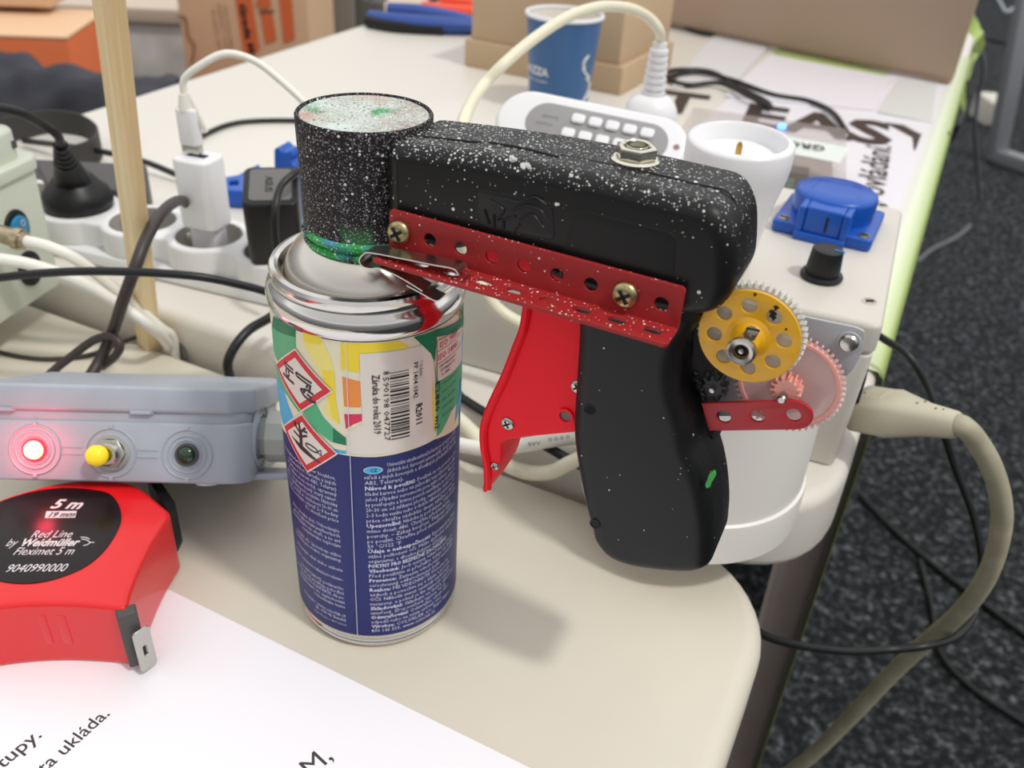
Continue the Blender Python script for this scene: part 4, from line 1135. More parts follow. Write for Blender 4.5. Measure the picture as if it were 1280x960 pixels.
# black cables over the left side
cable('long black cable running level across the left side to behind the can', [PD(-30, 352, .445), PD(0, 347, .44), PD(60, 341, .435), PD(120, 339, .435), PD(190, 341, .435), PD(250, 346, .44), PD(300, 356, .45), PD(336, 366, .46), PD(380, 385, .48)], .0021, M_cable, 'loose_cable')
cable('thick dark cable from beside the usb charger down to behind the junction box', [PD(238, 262, .555), PD(229, 251, .535), PD(216, 254, .505), PD(199, 270, .472), PD(182, 300, .455), PD(167, 340, .450), PD(154, 375, .46), PD(142, 412, .475), PD(125, 450, .48), PD(100, 490, .47)], .0031, M_brn, 'loose_cable')
cable('dark thin cable looped around the thick one behind the junction box', [PD(45, 490, .475), PD(62, 468, .478), PD(90, 445, .478), PD(118, 425, .475), PD(140, 421, .472), PD(150, 432, .472), PD(143, 446, .475), PD(128, 458, .485)], .0023, M_brn, 'loose_cable')
cable('black cable loop standing just left of the can', [PD(350, 388, .49), PD(334, 399, .485), PD(312, 412, .475), PD(295, 431, .47), PD(285, 452, .47), PD(287, 470, .475), PD(296, 484, .478), PD(318, 496, .478)], .0026, M_cable, 'loose_cable')
cable('thin black wire lying flat on the near table behind the junction box', [PZ(-20, 434, .0014), PZ(15, 444, .0014), PZ(60, 449, .0014), PZ(110, 444, .0014), PZ(150, 428, .0014), PZ(185, 418, .0014), PZ(208, 419, .0014), PZ(222, 423, .0014), gapp(246, -.010), gapp(246, -.04)], .0013, M_brn, 'thin_wire')

# ---------------------------------------------------------------- grey enclosure with blue socket
ex_ = (U3 * math.cos(math.radians(3)) + V3 * math.sin(math.radians(3))); ey_ = Vector((-ex_.y, ex_.x, 0))
eo = UV(.160, .1565, 0)                     # front right corner
EM = frame(eo, ex_, ey_, K)
EW, ED, EZ = .232, .155, .10
en = Thing('control_box', 'light grey control enclosure with a blue socket cover and a black knob on top', 'box', EM @ Vector((-EW / 2, ED / 2, HF)))
def esc(bm, f):
    cx, cy = -EW / 2, ED / 2
    for v in bm.verts:
        t_ = 1 - (v.co.z - HF) / (EZ - HF)
        v.co.x = cx + (v.co.x - cx) * (1 - f * t_); v.co.y = cy + (v.co.y - cy) * (1 - f * t_)
    return bm
b = B(); b.add(esc(plate(rrect(-EW, 0, 0, ED, .004), [], HF + .0005, EZ - .016, .0012), .02), M_box, EM.copy()); eb = en.part('box_base', b, angle=50)
b = B(); b.add(plate(rrect(-EW, 0, 0, ED, .005), [], EZ - .0157, EZ, .0028, 4), M_box, EM.copy()); el = en.part('lid', b, angle=50)
for (px, py) in ((1087, 377), (1103, 257)):
    q = PZ(px, py, EZ); b = B(); b.add(lathe([(.0036, -.0005), (.0036, .0003), (.0030, .0004), (.0028, -.0002)], 24), M_box, Matrix.Translation(q)); b.add(lathe([(.0028, .0001), (0, .0005)], 20), M_steel, Matrix.Translation(q))
    b.add(gbox(.0034, .0007, .0004), M_dark, Matrix.Translation(q + K * .0004), smooth=False); en.part('lid_screw', b, parent=el)
# IEC inlet on the right side
b = B(); q = EM @ Vector((-.0005, .030, .055)); b.add(gbox(.0025, .030, .024, .0005), M_blk, frame(q - K * .0, ex_, ey_, K) @ Matrix.Translation((0, 0, -.014))); en.part('inlet', b, label='black mains inlet')
# blue socket cover
bc = PZ(1034, 283, EZ); BM_ = frame(bc, ex_, ey_, K)
BM_ = BM_ @ Matrix.Rotation(math.radians(-4), 4, 'Z')
b = B(); b.add(plate(rrect(-.0255, -.024, .0255, .024, .003), [], 0, .0065, .0012), M_blue, BM_.copy())
so_ = en.part('socket_cover', b, label='bright blue square mains socket with hinged lid')
b = B(); b.add(lathe([(.0212, .005), (.0212, .0085), (.0216, .0165), (.0210, .0185), (.0195, .0195), (.010, .0200), (0, .0200)], 56), M_blue, BM_ @ Matrix.Translation((0, .004, 0)))
b.add(plate(rrect(-.0095, -.0265, .0095, -.006, .0015), [], .004, .0180, .0012), M_blue, BM_.copy())
so2 = en.part('round_lid', b, parent=so_, angle=50)
b = B()
for x_ in (-.0112, .0112): b.add(plate(rrect(x_ - .0018, -.0275, x_ + .0018, -.010, .0012), [], .001, .0178, .0009), M_blue, BM_.copy())
b.add(plate(rrect(-.013, -.0285, .013, -.023, .001), [], 0, .0045, .0008), M_blue, BM_.copy())
en.part('hinge', b, parent=so_)
b = B(); b.add(gbox(.0011, .0006, .008), M_dark, BM_ @ Matrix.Translation((.002, -.0267, .0065)), smooth=False); en.part('slot', b, parent=so_)
for x_ in (-.0205, .0205):
    b = B(); b.add(lathe([(.0030, .0064), (.0028, .0070), (0, .0071)], 20), M_brass, BM_ @ Matrix.Translation((x_, -.0185, 0))); b.add(gbox(.0042, .0008, .0004), M_dark, BM_ @ Matrix.Translation((x_, -.0185, .0070)), smooth=False)
    en.part('fixing_screw', b, parent=so_, label='brassy screw')
b = B(); M_embl = mat('blue_raised', (70, 110, 200), .4)
T0 = BM_ @ Matrix.Translation((0, .004, .0201))
b.add(text_fit('IP44', T0 @ Vector((.003, .002, 0)), T0 @ Vector((-.003, .002, 0)), K, height=.0022), M_embl)
b.add(text_fit('250V~ 16A', T0 @ Vector((.006, .006, 0)), T0 @ Vector((-.006, .006, 0)), K, height=.0018), M_embl)
for pts in (((-.012, -.006), (-.012, .009)), ((.012, -.006), (.012, .009)), ((-.012, .009), (.012, .009))):
    b.add(tube([T0 @ Vector(p + (0,)) for p in pts], .0002, 6, 2), M_embl)
en.part('raised_marks', b, parent=so_)
# knob
kq = PZ(1026, 347, EZ); b = B()
kn = []
for i in range(72):
    a_ = 2 * PI * i / 72; r_ = .0082 if i % 3 else .0079; kn.append((r_ * math.cos(a_), r_ * math.sin(a_)))
b.add(lathe([(.0098, .0005), (.0100, .0018), (.0094, .0028), (.0080, .0030)], 48), M_blk, Matrix.Translation(kq))
bm = plate(kn, [], .0028, .0150, .0005)
for v in bm.verts: f = (v.co.z - .0028) / .0122; v.co.x *= 1 - .13 * f; v.co.y *= 1 - .13 * f
b.add(bm, M_blk, Matrix.Translation(kq)); kb = en.part('knob', b, label='black ribbed rotary knob')
b = B(); M_pt = mat('pointer_blue', (48, 150, 214), .4); a_ = math.radians(-28); dr = Vector((math.cos(a_), math.sin(a_), 0))
b.add(gbox(.0050, .0007, .0006), M_pt, frame(kq + dr * .0052 + K * .0148, dr, K.cross(dr), K), smooth=False)
b.add(gbox(.0009, .0009, .0125), M_pt, frame(kq + dr * .0078 + K * .0027, dr, K.cross(dr), K) @ Matrix.Rotation(-.085, 4, 'Y'), smooth=False)
en.part('pointer', b, parent=kb, label='light blue pointer line')

# beige mains connector with cable
ic0 = PP(1068, 508, EM @ Vector((0, 0, 0)), ex_)
ia, ib = ic0 + ex_ * .0022, PD(1198, 532, .405)
d = (ib - ia); Lc = d.length; dn = d.normalized(); up0 = (K - dn * K.dot(dn)).normalized(); sd_ = dn.cross(up0)
ic = Thing('mains_connector', 'beige mains connector and thick cable plugged into the side of the control enclosure', 'connector', ia)
def sec(t, hw, hh, n=20, p=.45):
    c = ia + dn * t * Lc; o = []
    for i in range(n):
        a_ = 2 * PI * i / n; ca, sa = math.cos(a_), math.sin(a_)
        o.append(c + sd_ * hw * math.copysign(abs(ca) ** p, ca) + up0 * hh * math.copysign(abs(sa) ** p, sa))
    return o
def loft(rings):
    bm = bmesh.new(); V = [[bm.verts.new(p) for p in r_] for r_ in rings]
    for a_, c in zip(V, V[1:]):
        for k_ in range(len(a_)): l_ = (k_ + 1) % len(a_); bm.faces.new((a_[k_], a_[l_], c[l_], c[k_]))
    bm.faces.new(V[0][::-1]); bm.faces.new(V[-1]); return bm
b = B(); b.add(loft([sec(0, .0125, .0088), sec(.02, .0130, .0092), sec(.28, .0130, .0092), sec(.36, .0128, .0098), sec(.50, .0105, .0090, p=.55), sec(.70, .0080, .0074, p=.7), sec(.97, .0062, .0062, p=.8), sec(1.0, .0056, .0056, p=.9)]), M_beige)
for k_ in range(5): b.add(loft([sec(.10 + .045 * k_, .0090, .0100), sec(.118 + .045 * k_, .0090, .0100)]), M_beige)
ic.part('connector_body', b, angle=60)
for t_, o_ in ((.12, .004), (.62, .001), (.66, -.003), (.80, .001), (.86, .0)):
    b = B(); b.add(lathe([(0, .0002), (.0005, .0001), (.0006, 0)], 10), M_blk, orient(ia + dn * Lc * t_ + up0 * (.0101 if t_ < .3 else .0086 - (t_ - .55) * .006) - E2 * 0 + sd_ * o_, up0))
    ic.part('dirt_speck', b)
b = B(); b.add(tube([ib - dn * .006, ib + dn * .002, PD(1222, 553, .410), PD(1240, 585, .418), PD(1250, 620, .428), PD(1252, 655, .44), PD(1243, 697, .455), PD(1225, 735, .475), PD(1195, 771, .50), PD(1155, 805, .53), PD(1112, 845, .56), PD(1060, 900, .60), PD(1010, 948, .64), PD(960, 985, .68)], .0050, 16, 10), mat('dirty_beige_cable', (176, 170, 146), .55, var=.16, vscale=70)); ic.part('mains_cord', b)
cable('thin black cable arching from behind the enclosure down past the table corner', [PD(1092, 416, .52), PD(1105, 424, .51), PD(1135, 445, .50), PD(1158, 480, .50), PD(1173, 520, .50), PD(1192, 580, .51), PD(1215, 640, .515), PD(1226, 690, .518), PD(1226, 728, .522), PD(1219, 766, .525), PD(1197, 795, .505), PD(1160, 807, .49), PD(1110, 812, .49), PD(1060, 814, .48), PD(1000, 807, .465), PD(960, 796, .45), PD(930, 778, .44), PD(905, 760, .44)], .0022, M_cable, 'loose_cable')

# ---------------------------------------------------------------- white tub behind the grip
TU = UV(.1005, .1045, 0)
tb = Thing('plastic_tub', 'white round plastic tub with a stepped rim behind the black pistol grip', 'tub', TU + K * HF)
b = B(); b.add(lathe([(0, HF + .0005), (.0475, HF + .0005), (.0490, HF + .002), (.0492, HF + .019), (.0488, HF + .0215), (.0478, HF + .0222), (.0472, HF + .0222)], 96), M_white2, Matrix.Translation(TU)); tb.part('base_ring', b)
b = B(); b.add(lathe([(.0476, HF + .0205), (.0470, HF + .072), (.0462, HF + .078), (.044, HF + .080), (0, HF + .0805)], 96), M_white2, Matrix.Translation(TU)); tb.part('cover', b)

# ---------------------------------------------------------------- remote control
rc = PD(736, 163, .520); fx = (PD(850, 186, .505) - PD(622, 138, .535)).normalized()
vdir = (CAM - rc).normalized(); fz = (vdir * .80 + K * .62); fz = (fz - fx * fz.dot(fx)).normalized(); fy = fz.cross(fx)
RCM = frame(rc, fx, fy, fz)
rm = Thing('remote_control', 'white remote control with grey oval keypad leaning behind the spray gun', 'remote control', rc - fy * .02)
def stadium(hl, hw, n=18):
    o = []
    for k_ in range(n + 1): t_ = -PI / 2 + PI * k_ / n; o.append((hl - hw + hw * math.cos(t_), hw * math.sin(t_)))
    for k_ in range(n + 1): t_ = PI / 2 + PI * k_ / n; o.append((-(hl - hw) + hw * math.cos(t_), hw * math.sin(t_)))
    return o
b = B(); b.add(plate(stadium(.0585, .0200), [], -.016, 0, .0040, 5), M_white, RCM.copy()); rb_ = rm.part('remote_body', b, angle=60)
b = B(); b.add(plate([(x_ + .004, y_) for x_, y_ in stadium(.0430, .0125)], [], -.0002, .0004, .0001), mat('remote_grey', (152, 150, 152), .5), RCM.copy()); kp = rm.part('keypad_panel', b, parent=rb_, label='grey oval keypad panel')
for r_ in range(2):
    for c_ in range(5):
        b = B(); b.add(plate(rrect(-.0040, -.0030, .0040, .0030, .0018), [], 0, .0022, .0009), M_white, RCM @ Matrix.Translation((-.0080 + .0104 * c_ - .0028 * (r_ == 0), (-.0052 if r_ == 0 else .0052), .0004))); rm.part('button', b, parent=kp)
b = B(); b.add(lathe([(.0018, .0002), (0, .0004)], 16), mat('infrared_brown', (150, 120, 112), .4), RCM @ Matrix.Translation((.0520, .001, 0))); rm.part('indicator', b)
b = B()
for (tx, x_, y_, wd, hh_) in (('REMOTE', -.0300, .0022, .0100, .0026), ('SWITCH', -.0320, -.0030, .0100, .0026), ('ALL', .0410, -.0052, .0028, .0018)):
    b.add(text_fit(tx, RCM @ Vector((x_, y_, .0005)), RCM @ Vector((x_ + wd, y_, .0005)), fz, height=hh_), mat('grey_text', (104, 102, 104), .5))
rm.part('lettering', b, parent=kp)

# ---------------------------------------------------------------- round remote-controlled socket adapter
at = PZ(926, 177, .1625); av = (K * .99 + (CAM - at).normalized() * .06).normalized()
ab_ = at - av * .0605
ADM = orient(ab_, av, ex_) @ Matrix.Diagonal((.93, .93, 1, 1))
ad = Thing('socket_adapter', 'white round socket adapter tapering downwards, standing on the control enclosure', 'adapter', ab_)
b = B(); b.add(lathe([(0, 0), (.0150, 0), (.0165, .0015), (.0185, .015), (.0215, .034), (.0248, .047), (.0255, .052), (.0255, .0605), (.0246, .0618), (.0222, .0622), (.0212, .0612), (.0205, .0545), (0, .0545)], 72), M_white, ADM.copy()); ao = ad.part('adapter_body', b, angle=50)
b = B()
b.add(lathe([(.0016, .054), (.0015, .0600), (.0008, .0616), (0, .0618)], 16), mat('gold_pin', (196, 160, 84), .3, metal=1.), ADM @ Matrix.Translation((.0004, -.0040, 0))); ad.part('earth_pin', b, parent=ao, label='small golden earth pin')
b = B(); q = PD(880, 214, .412)
TA = ADM @ Vector((-.010, -.0232, .044)); TB = ADM @ Vector((.002, -.0250, .044))
b.add(text_fit('ON/OFF', ADM @ Vector((-.0105, -.0256, .0475)), ADM @ Vector((.0035, -.0268, .0475)), (ADM.to_3x3() @ Vector((-.15, -1, 0))), height=.0026), M_ink); ad.part('lettering', b, parent=ao)

# ---------------------------------------------------------------- white plug with cream cable
pq = PZ(812, 150, EZ + .0006)
wp = Thing('mains_plug', 'white mains plug with ribbed sleeve and cream cable standing behind the remote control', 'plug', pq)
b = B(); b.add(lathe([(0, 0), (.0185, 0), (.0190, .002), (.0180, .008), (.0150, .014), (.0110, .017), (.0085, .018)], 48), M_white, Matrix.Translation(pq)); wp.part('plug_body', b)
b = B()
for k_ in range(7): b.add(lathe([(.0050, .017 + .0046 * k_), (.0082 - .0003 * k_, .0173 + .0046 * k_), (.0082 - .0003 * k_, .0200 + .0046 * k_), (.0050, .0205 + .0046 * k_)], 20), M_white, Matrix.Translation(pq))
b.add(lathe([(.0060, .017), (.0048, .052), (.0, .052)], 20), M_white, Matrix.Translation(pq)); wp.part('sleeve', b, label='ribbed strain relief sleeve')
q = pq + K * .050; dq = (q - CAM).dot(FWD)
b = B(); b.add(tube([q, q + K * .004, PD(824, 38, dq - .012), PD(812, 23, dq - .018), PD(792, 12, dq - .028), PD(768, 8, dq - .038), PD(742, 10, .54), PD(708, 22, .53), PD(668, 48, .52), PD(630, 80, .51), PD(600, 112, .505), *[PP(x_, y_, UV(0, v_, 0), V3) for x_, y_, v_ in ((582, 145, .165), (572, 190, .135), (570, 240, .125), (578, 300, .125), (590, 340, .128), (604, 362, .13), (622, 386, .132), (650, 404, .134), (690, 420, .134))]], .0033, 14, 10), M_cream); wp.part('cable', b)
# cables under the trigger
mk = Thing('marked_cable', 'white cable with small printed marks lying behind the trigger', 'cable', PZ(650, 557, .0245))
b = B(); b.add(tube([PZ(540, 548, .0245), PZ(575, 556, .0245), PZ(610, 561, .0245), PZ(650, 557, .0285), PZ(690, 550, .0285), PZ(725, 547, .0265), PZ(780, 552, .0245)], .0036, 14, 12), M_wcable); mk.part('sheath', b)
b = B()
for (tx, x0, y0, x1, y1) in (('AB', 630, 562, 642, 561), ('H05VV', 649, 559, 676, 556), ('0 0 0 0', 686, 552, 712, 548)):
    c_ = PZ(665, 555, .0285); tc2 = (CAM - c_).normalized(); o_ = c_ + tc2 * .0046; pa_ = PP(x0, y0, o_, tc2); pb_2 = PP(x1, y1, o_, tc2)
    b = B(); b.add(text_fit(tx, pa_, pb_2, tc2, height=.0024), M_dgrey); mk.part('printed_mark', b)
cable('cream cable sagging in a loop below the trigger', [PZ(560, 512, .0242), PZ(580, 530, .0242), PZ(602, 552, .0245), PZ(628, 577, .0200), PZ(658, 590, .0150), PZ(688, 590, .0170), PZ(712, 579, .0245), PZ(740, 566, .0245)], .0036, M_cream, 'loose_cable')

# ---------------------------------------------------------------- things on the white table
# dark box behind the black plug
dk = [PZ(x_, y_, .050) for x_, y_ in ((38, 198), (183, 205), (184, 240), (60, 232))]
b = B(); b.add(plate(roundpoly([(p.x, p.y) for p in dk], .003), [], HF + .0005, .050, .002), M_dgrey)
single('dark_case', b, 'flat dark grey case lying behind the power strip and the wooden stick', 'case')
# strap
b = B()
pts = [PZ(x_, y_, HF + .012) for x_, y_ in ((-30, 168), (20, 160), (60, 152), (100, 156), (123, 170), (124, 184), (108, 194), (80, 200))]
P = cr(pts, 8); g = [[p + K * (-.010 * (1)) for p in P], [p + K * .010 for p in P]]
bm = sheet(g); bmesh.ops.recalc_face_normals(bm, faces=bm.faces); thicken(bm, .0016); b.add(bm, mat('strap_grey', (58, 56, 54), .7))
single('fabric_strap', b, 'dark grey flat strap bent in a loop on the white table at the far left', 'strap')
cable('thin black cable crossing behind the black plug and the wooden stick', [PZ(30, 176, HF + .006), PZ(80, 182, HF + .012), PZ(130, 190, HF + .012), PZ(180, 202, HF + .01), PZ(225, 220, HF + .006), PZ(260, 232, HF + .003)], .0024, M_cable, 'loose_cable')
cable('thin black cable lying on the white table right of the white usb plug', [PZ(232, 182, HF + .003), PZ(256, 168, HF + .0024), PZ(285, 156, HF + .0024), PZ(320, 151, HF + .0024), PZ(380, 151, HF + .0024), PZ(430, 156, HF + .0024)], .0022, M_cable, 'loose_cable')
# blue brackets
def blue_piece(o_, hz, label, holes=()):
    q = [PZ(x_, y_, HF) for x_, y_ in o_]
    b = B(); b.add(plate(roundpoly([(p.x, p.y) for p in q], .002), [[(PZ(x_, y_, HF).x, PZ(x_, y_, HF).y) for x_, y_ in h] for h in holes], HF + .0005, HF + hz, .0015), M_blue); return b
t = Thing('blue_bracket', 'blue plastic bracket with small claws partly hidden behind the black adapter', 'bracket', PZ(330, 250, HF))
b = blue_piece([(281, 260), (283, 243), (300, 240), (312, 232), (326, 226), (334, 240), (318, 250), (312, 262)], .014, '', [[(289, 254), (290, 247), (300, 246), (300, 253)]]); t.part('claw', b)
q = PZ(352, 262, HF)
b = B(); pl = [(352, 262), (350, 200), (350, 184), (355, 181), (360, 187), (366, 188), (370, 185), (374, 192), (370, 198), (376, 205), (392, 210), (395, 270)]
n2 = Vector((-.3, -1, 0)).normalized(); o2 = PZ(365, 268, HF); x2 = Vector((1, -.3, 0)).normalized(); 
pts = [PP(x_, y_, o2, n2) - o2 for x_, y_ in pl]
b.add(plate(roundpoly([(p.dot(x2), max(p.z, 0) + .0008) for p in pts], .001), [circ2((PP(356, 240, o2, n2) - o2).dot(x2) + .008, .02, .004)], -.008, .008, .001), M_blue, frame(o2, x2, K, n2)); t.part('upright', b)
b = B(); pl = [PZ(x_, y_, HF + .024) for x_, y_ in ((318, 236), (322, 229), (334, 228), (342, 234), (330, 240))]
b.add(plate(roundpoly([(p.x, p.y) for p in pl], .002), [], HF + .0005, HF + .024, .002), M_blue); t.part('rounded_tip', b)

# coffee cup
cq = PZ(697, 132, HF); cq.z = 0
cz = HF
cu_ = Thing('paper_cup', 'blue paper coffee cup with a white rolled rim', 'cup', cq + K * cz)
sc_ = 1.0
b = B(); prof = [(0, cz + .0015), (.0285, cz + .0015), (.0292, cz + .0005), (.0298, cz + .002), (.0372, cz + .088)]
M_cup = mat('cup_blue', (52, 96, 146), .4)
b.add(lathe(prof + [(.0358, cz + .0885), (.0285, cz + .008), (0, cz + .006)], 64), M_cup, Matrix.Translation(cq)); cb_ = cu_.part('cup_wall', b)
b = B(); b.add(lathe([(.0373, cz + .0875), (.0388, cz + .0880), (.0395, cz + .0895), (.0388, cz + .0910), (.0370, cz + .0913), (.0360, cz + .0895), (.0357, cz + .0875)], 64, True), M_white, Matrix.Translation(cq)); cu_.part('rim', b, label='white rolled rim')
b = B(); b.add(lathe([(.0356, cz + .088), (.0282, cz + .010), (0, cz + .0095)], 48), mat('cup_inside', (232, 226, 214), .5), Matrix.Translation(cq)); cu_.part('lining', b, recalc=False)
def cup_text(bm, zc, ang0, wd, r_at):
    xs = [v.co.x for v in bm.verts]; x0, x1 = min(xs), max(xs); k_ = wd / (x1 - x0)
    for v in bm.verts:
        a_ = ang0 + (v.co.x - x0) * k_ / .033; z_ = zc + v.co.y * k_ ; R = .0298 + .0074 * (z_ - cz) / .086 + .0002
        v.co = Vector((cq.x + R * math.sin(a_), cq.y - R * math.cos(a_), z_))
    return bm
a_c = math.atan2(CAM.x - cq.x, -(CAM.y - cq.y))
b = B(); M_ct = mat('cup_text', (226, 228, 226), .5)
b.add(cup_text(text_bm('LAVAZZA', 1, bold=.03, res=2), cz + .036, a_c - 1.75, .046, 0), M_ct)
b.add(cup_text(text_bm("L'ESPRESSO ITALIANO", 1, res=1), cz + .029, a_c - 1.4, .034, 0), M_ct)
cu_.part('lettering', b, parent=cb_, label='white lettering')
b = B()
for k_ in range(4):
    z0 = cz + .012 + .011 * k_; pts = []
    for i in range(8):
        f = i / 7; a_ = a_c + .95 + .25 * math.sin(k_ * 1.3 + f * 2) ; z_ = z0 + f * .012
        R = .0298 + .0074 * (z_ - cz) / .086 + .0002; pts.append(Vector((cq.x + R * math.sin(a_), cq.y - R * math.cos(a_), z_)))
    b.add(tube(pts, .0012, 6, 2), M_ct)
cu_.part('ribbon_print', b, parent=cb_, label='white ribbon print')

# small cardboard box behind the cup
ka, kb_, kc = PZ(580, 82, HF), PZ(775, 120, HF), None
kx = (kb_ - ka); KW = kx.length; kx.normalize(); ky = Vector((-kx.y, kx.x, 0))
cbx = Thing('cardboard_box', 'small brown cardboard box with a lower tray behind the blue cup', 'box', ka + kx * KW / 2 + ky * .06)
KM = frame(Vector((ka.x, ka.y, 0)), kx, ky, K)
b = B(); b.add(plate(rrect(0, 0, KW, .16, .002), [], HF + .0005, HF + .030, .001), M_card, KM.copy()); cbx.part('lower_tray', b)
b = B(); b.add(plate(rrect(.006, .004, KW - .006, .156, .002), [], HF + .030, HF + .098, .0015), M_card, KM.copy()); cbx.part('upper_box', b)

# large plain carton
la, lb = PZ(830, 33, HF), PZ(1186, 108, HF)
lx = (lb - la).normalized(); ly = Vector((-lx.y, lx.x, 0)); LW = (lb - la).length + .12
LM = frame(la - lx * .12 - K * HF, lx, ly, K)
crt = Thing('cardboard_sheet', 'large plain brown cardboard panel standing at the far right end of the white table', 'cardboard', LM @ Vector((LW / 2, .1, HF)))
b = B(); b.add(gbox(LW, .014, .34, .003), M_card2, LM @ Matrix.Translation((LW / 2, .007, HF + .0024))); crt.part('panel', b)
b = B()
for x_ in (.0,): b.add(gbox(LW, .002, .0012), mat('card_edge', (160, 134, 112), .9), LM @ Matrix.Translation((LW / 2, -.0012, HF + .006)), smooth=False)
crt.part('folded_edge', b)

# ---------------------------------------------------------------- banner foil over the right side of the table
M_foil = bpy.data.materials.new('banner_foil'); M_foil.use_nodes = True
n = M_foil.node_tree; pb_ = n.nodes['Principled BSDF']; pb_.inputs['Roughness'].default_value = .22
t_ = n.nodes.new('ShaderNodeAttribute'); t_.attribute_name = 'across'
r = n.nodes.new('ShaderNodeValToRGB'); e = r.color_ramp.elements
e[0].position = 0; e[0].color = rgb(238, 234, 240); e[1].position = 1; e[1].color = rgb(126, 150, 84)
for p_, c_ in ((.50, (240, 238, 244)), (.57, (224, 232, 200)), (.68, (184, 202, 130)), (.8, (158, 182, 98))):
    x = e.new(p_); x.color = rgb(*c_)
n.links.new(t_.outputs['Fac'], r.inputs[0]); n.links.new(r.outputs[0], pb_.inputs[0])
bn = Thing('banner_foil', 'white and lime printed banner foil lying over the right edge of the white table', 'banner', UV(.12, .6, HF))
bm = bmesh.new(); lay = None
prof = [(-.06, HF + .0006, 0), (.0, HF + .0006, .2), (.10, HF + .0006, .38), (.132, HF + .0008, .46), (.142, HF + .0012, .49), (.153, HF + .0016, .545), (.1650, HF + .0012, .66), (.1690, HF - .003, .76), (.1700, HF - .012, .84), (.1700, -.03, .9), (.1700, -.08, .95), (.1710, -.2, 1), (.1715, -.45, 1), (.172, -.66, 1)]
vs = []; rows = [.262, .30, .35, .42, .50, .60, .72, .86, .99, 1.2]
bm = bmesh.new(); vl = []
for j, v_ in enumerate(rows):
    row = []
    for i, (a_, z_, s_) in enumerate(prof):
        wob = .0015 * math.sin(v_ * 23 + i) if z_ < 0 else 0
        off = .0 if i > 3 else (.30 - .262) * 0
        vv = v_ if (i > 2 or v_ > .40) else .40 + (v_ - .262) * .3
        row.append((bm.verts.new(UV(a_ + wob, vv, z_)), s_))
    vl.append(row)
for a_, c_ in zip(vl, vl[1:]):
    for k_ in range(len(a_) - 1): bm.faces.new((a_[k_][0], a_[k_ + 1][0], c_[k_ + 1][0], c_[k_][0]))
sv = [s_ for row in vl for _, s_ in row]
b = B(); b.add(bm, M_foil); ob = bn.part('foil_sheet', b, angle=80, recalc=False)
at_ = ob.data.attributes.new('across', 'FLOAT', 'POINT')
for i, s_ in enumerate(sv): at_.data[i].value = s_
# folded-in front edge hanging down
b = B(); M_fold = mat('foil_inside', (172, 158, 150), .2, coat=.4, var=.25, vscale=7); M_foldd = mat('foil_dark_edge', (96, 92, 82), .3)
zs = [(-.026, .032), (-.1, .031), (-.25, .029), (-.45, .027), (-.66, .024)]
g = [[UV(.1705 - w_ * f, .262 + .006 * math.sin(f * 3), z_) for f in (0, .2, .4, .6, .8, 1)] for z_, w_ in zs]
b.add(sheet(g), M_fold)
b2 = [[UV(.1715 - .0040 * f, .2605, z_) for f in (0, .5, 1)] for z_, w_ in zs]
b.add(sheet(b2), M_foldd)
bn.part('folded_edge', b, label='glossy brownish reverse side of the hanging foil', recalc=False)
b = B(); b.add(tube([UV(.1715, .2600, z_) for z_ in (HF - .01, -.1, -.3, -.66)], .0009, 6, 4), mat('foil_green_edge', (104, 112, 70), .4)); bn.part('foil_hem', b, label='olive green cut edge')
# big printed letters
b = B(); M_let = mat('banner_letters', (62, 52, 50), .35)
fz_ = HF + .0012
def bt(txt, p0, p1, h, m=None, **kw):
    b.add(text_fit(txt, PZ(p0[0], p0[1], fz_), PZ(p1[0], p1[1], fz_), K, height=h, **kw), m or M_let)
bt('T', (812, 135), (878, 144), .115, bold=.03)
bt('EASY', (926, 154), (1200, 195), .115, bold=.035)
bt('e ovládání.', (1102, 262), (1114, 183), .034, bold=.01)
bn.part('lettering', b, label='large dark letters')
for o_, c_ in (([(965, 62), (985, 58), (1070, 80), (1115, 92), (1100, 96), (1040, 86), (975, 74)], (176, 190, 118)), ([(830, 22), (850, 22), (905, 38), (870, 36), (832, 28)], (170, 190, 110))):
    q = [PZ(x_, y_, fz_ - .0003) for x_, y_ in o_]; b = B(); b.add(quad(q), mat('print_%d' % c_[0], c_, .4)); bn.part('printed_patch', b)
# papers on the banner
for o_, lab, c_ in (([(838, 112), (905, 30), (968, 52), (920, 104)], 'pale printed sheet lying between the cardboard panel and the banner letters', (222, 221, 222)), ([(905, 122), (962, 70), (1112, 98), (1092, 140)], 'white printed page lying beyond the letters E and A', (232, 228, 234)), ([(1096, 142), (1125, 100), (1170, 108), (1164, 156)], 'pale grey clear folder lying in front of the large cardboard panel', (214, 216, 212))):
    q = [PZ(x_, y_, HF) for x_, y_ in o_]; b = B(); b.add(plate([(p.x, p.y) for p in q], [], HF + .0010, HF + .0022, 0), mat('sheet_%d' % c_[0], c_, .35))
    single('printed_sheet', b, lab, 'paper', group='sheets on the banner before the large cardboard panel')
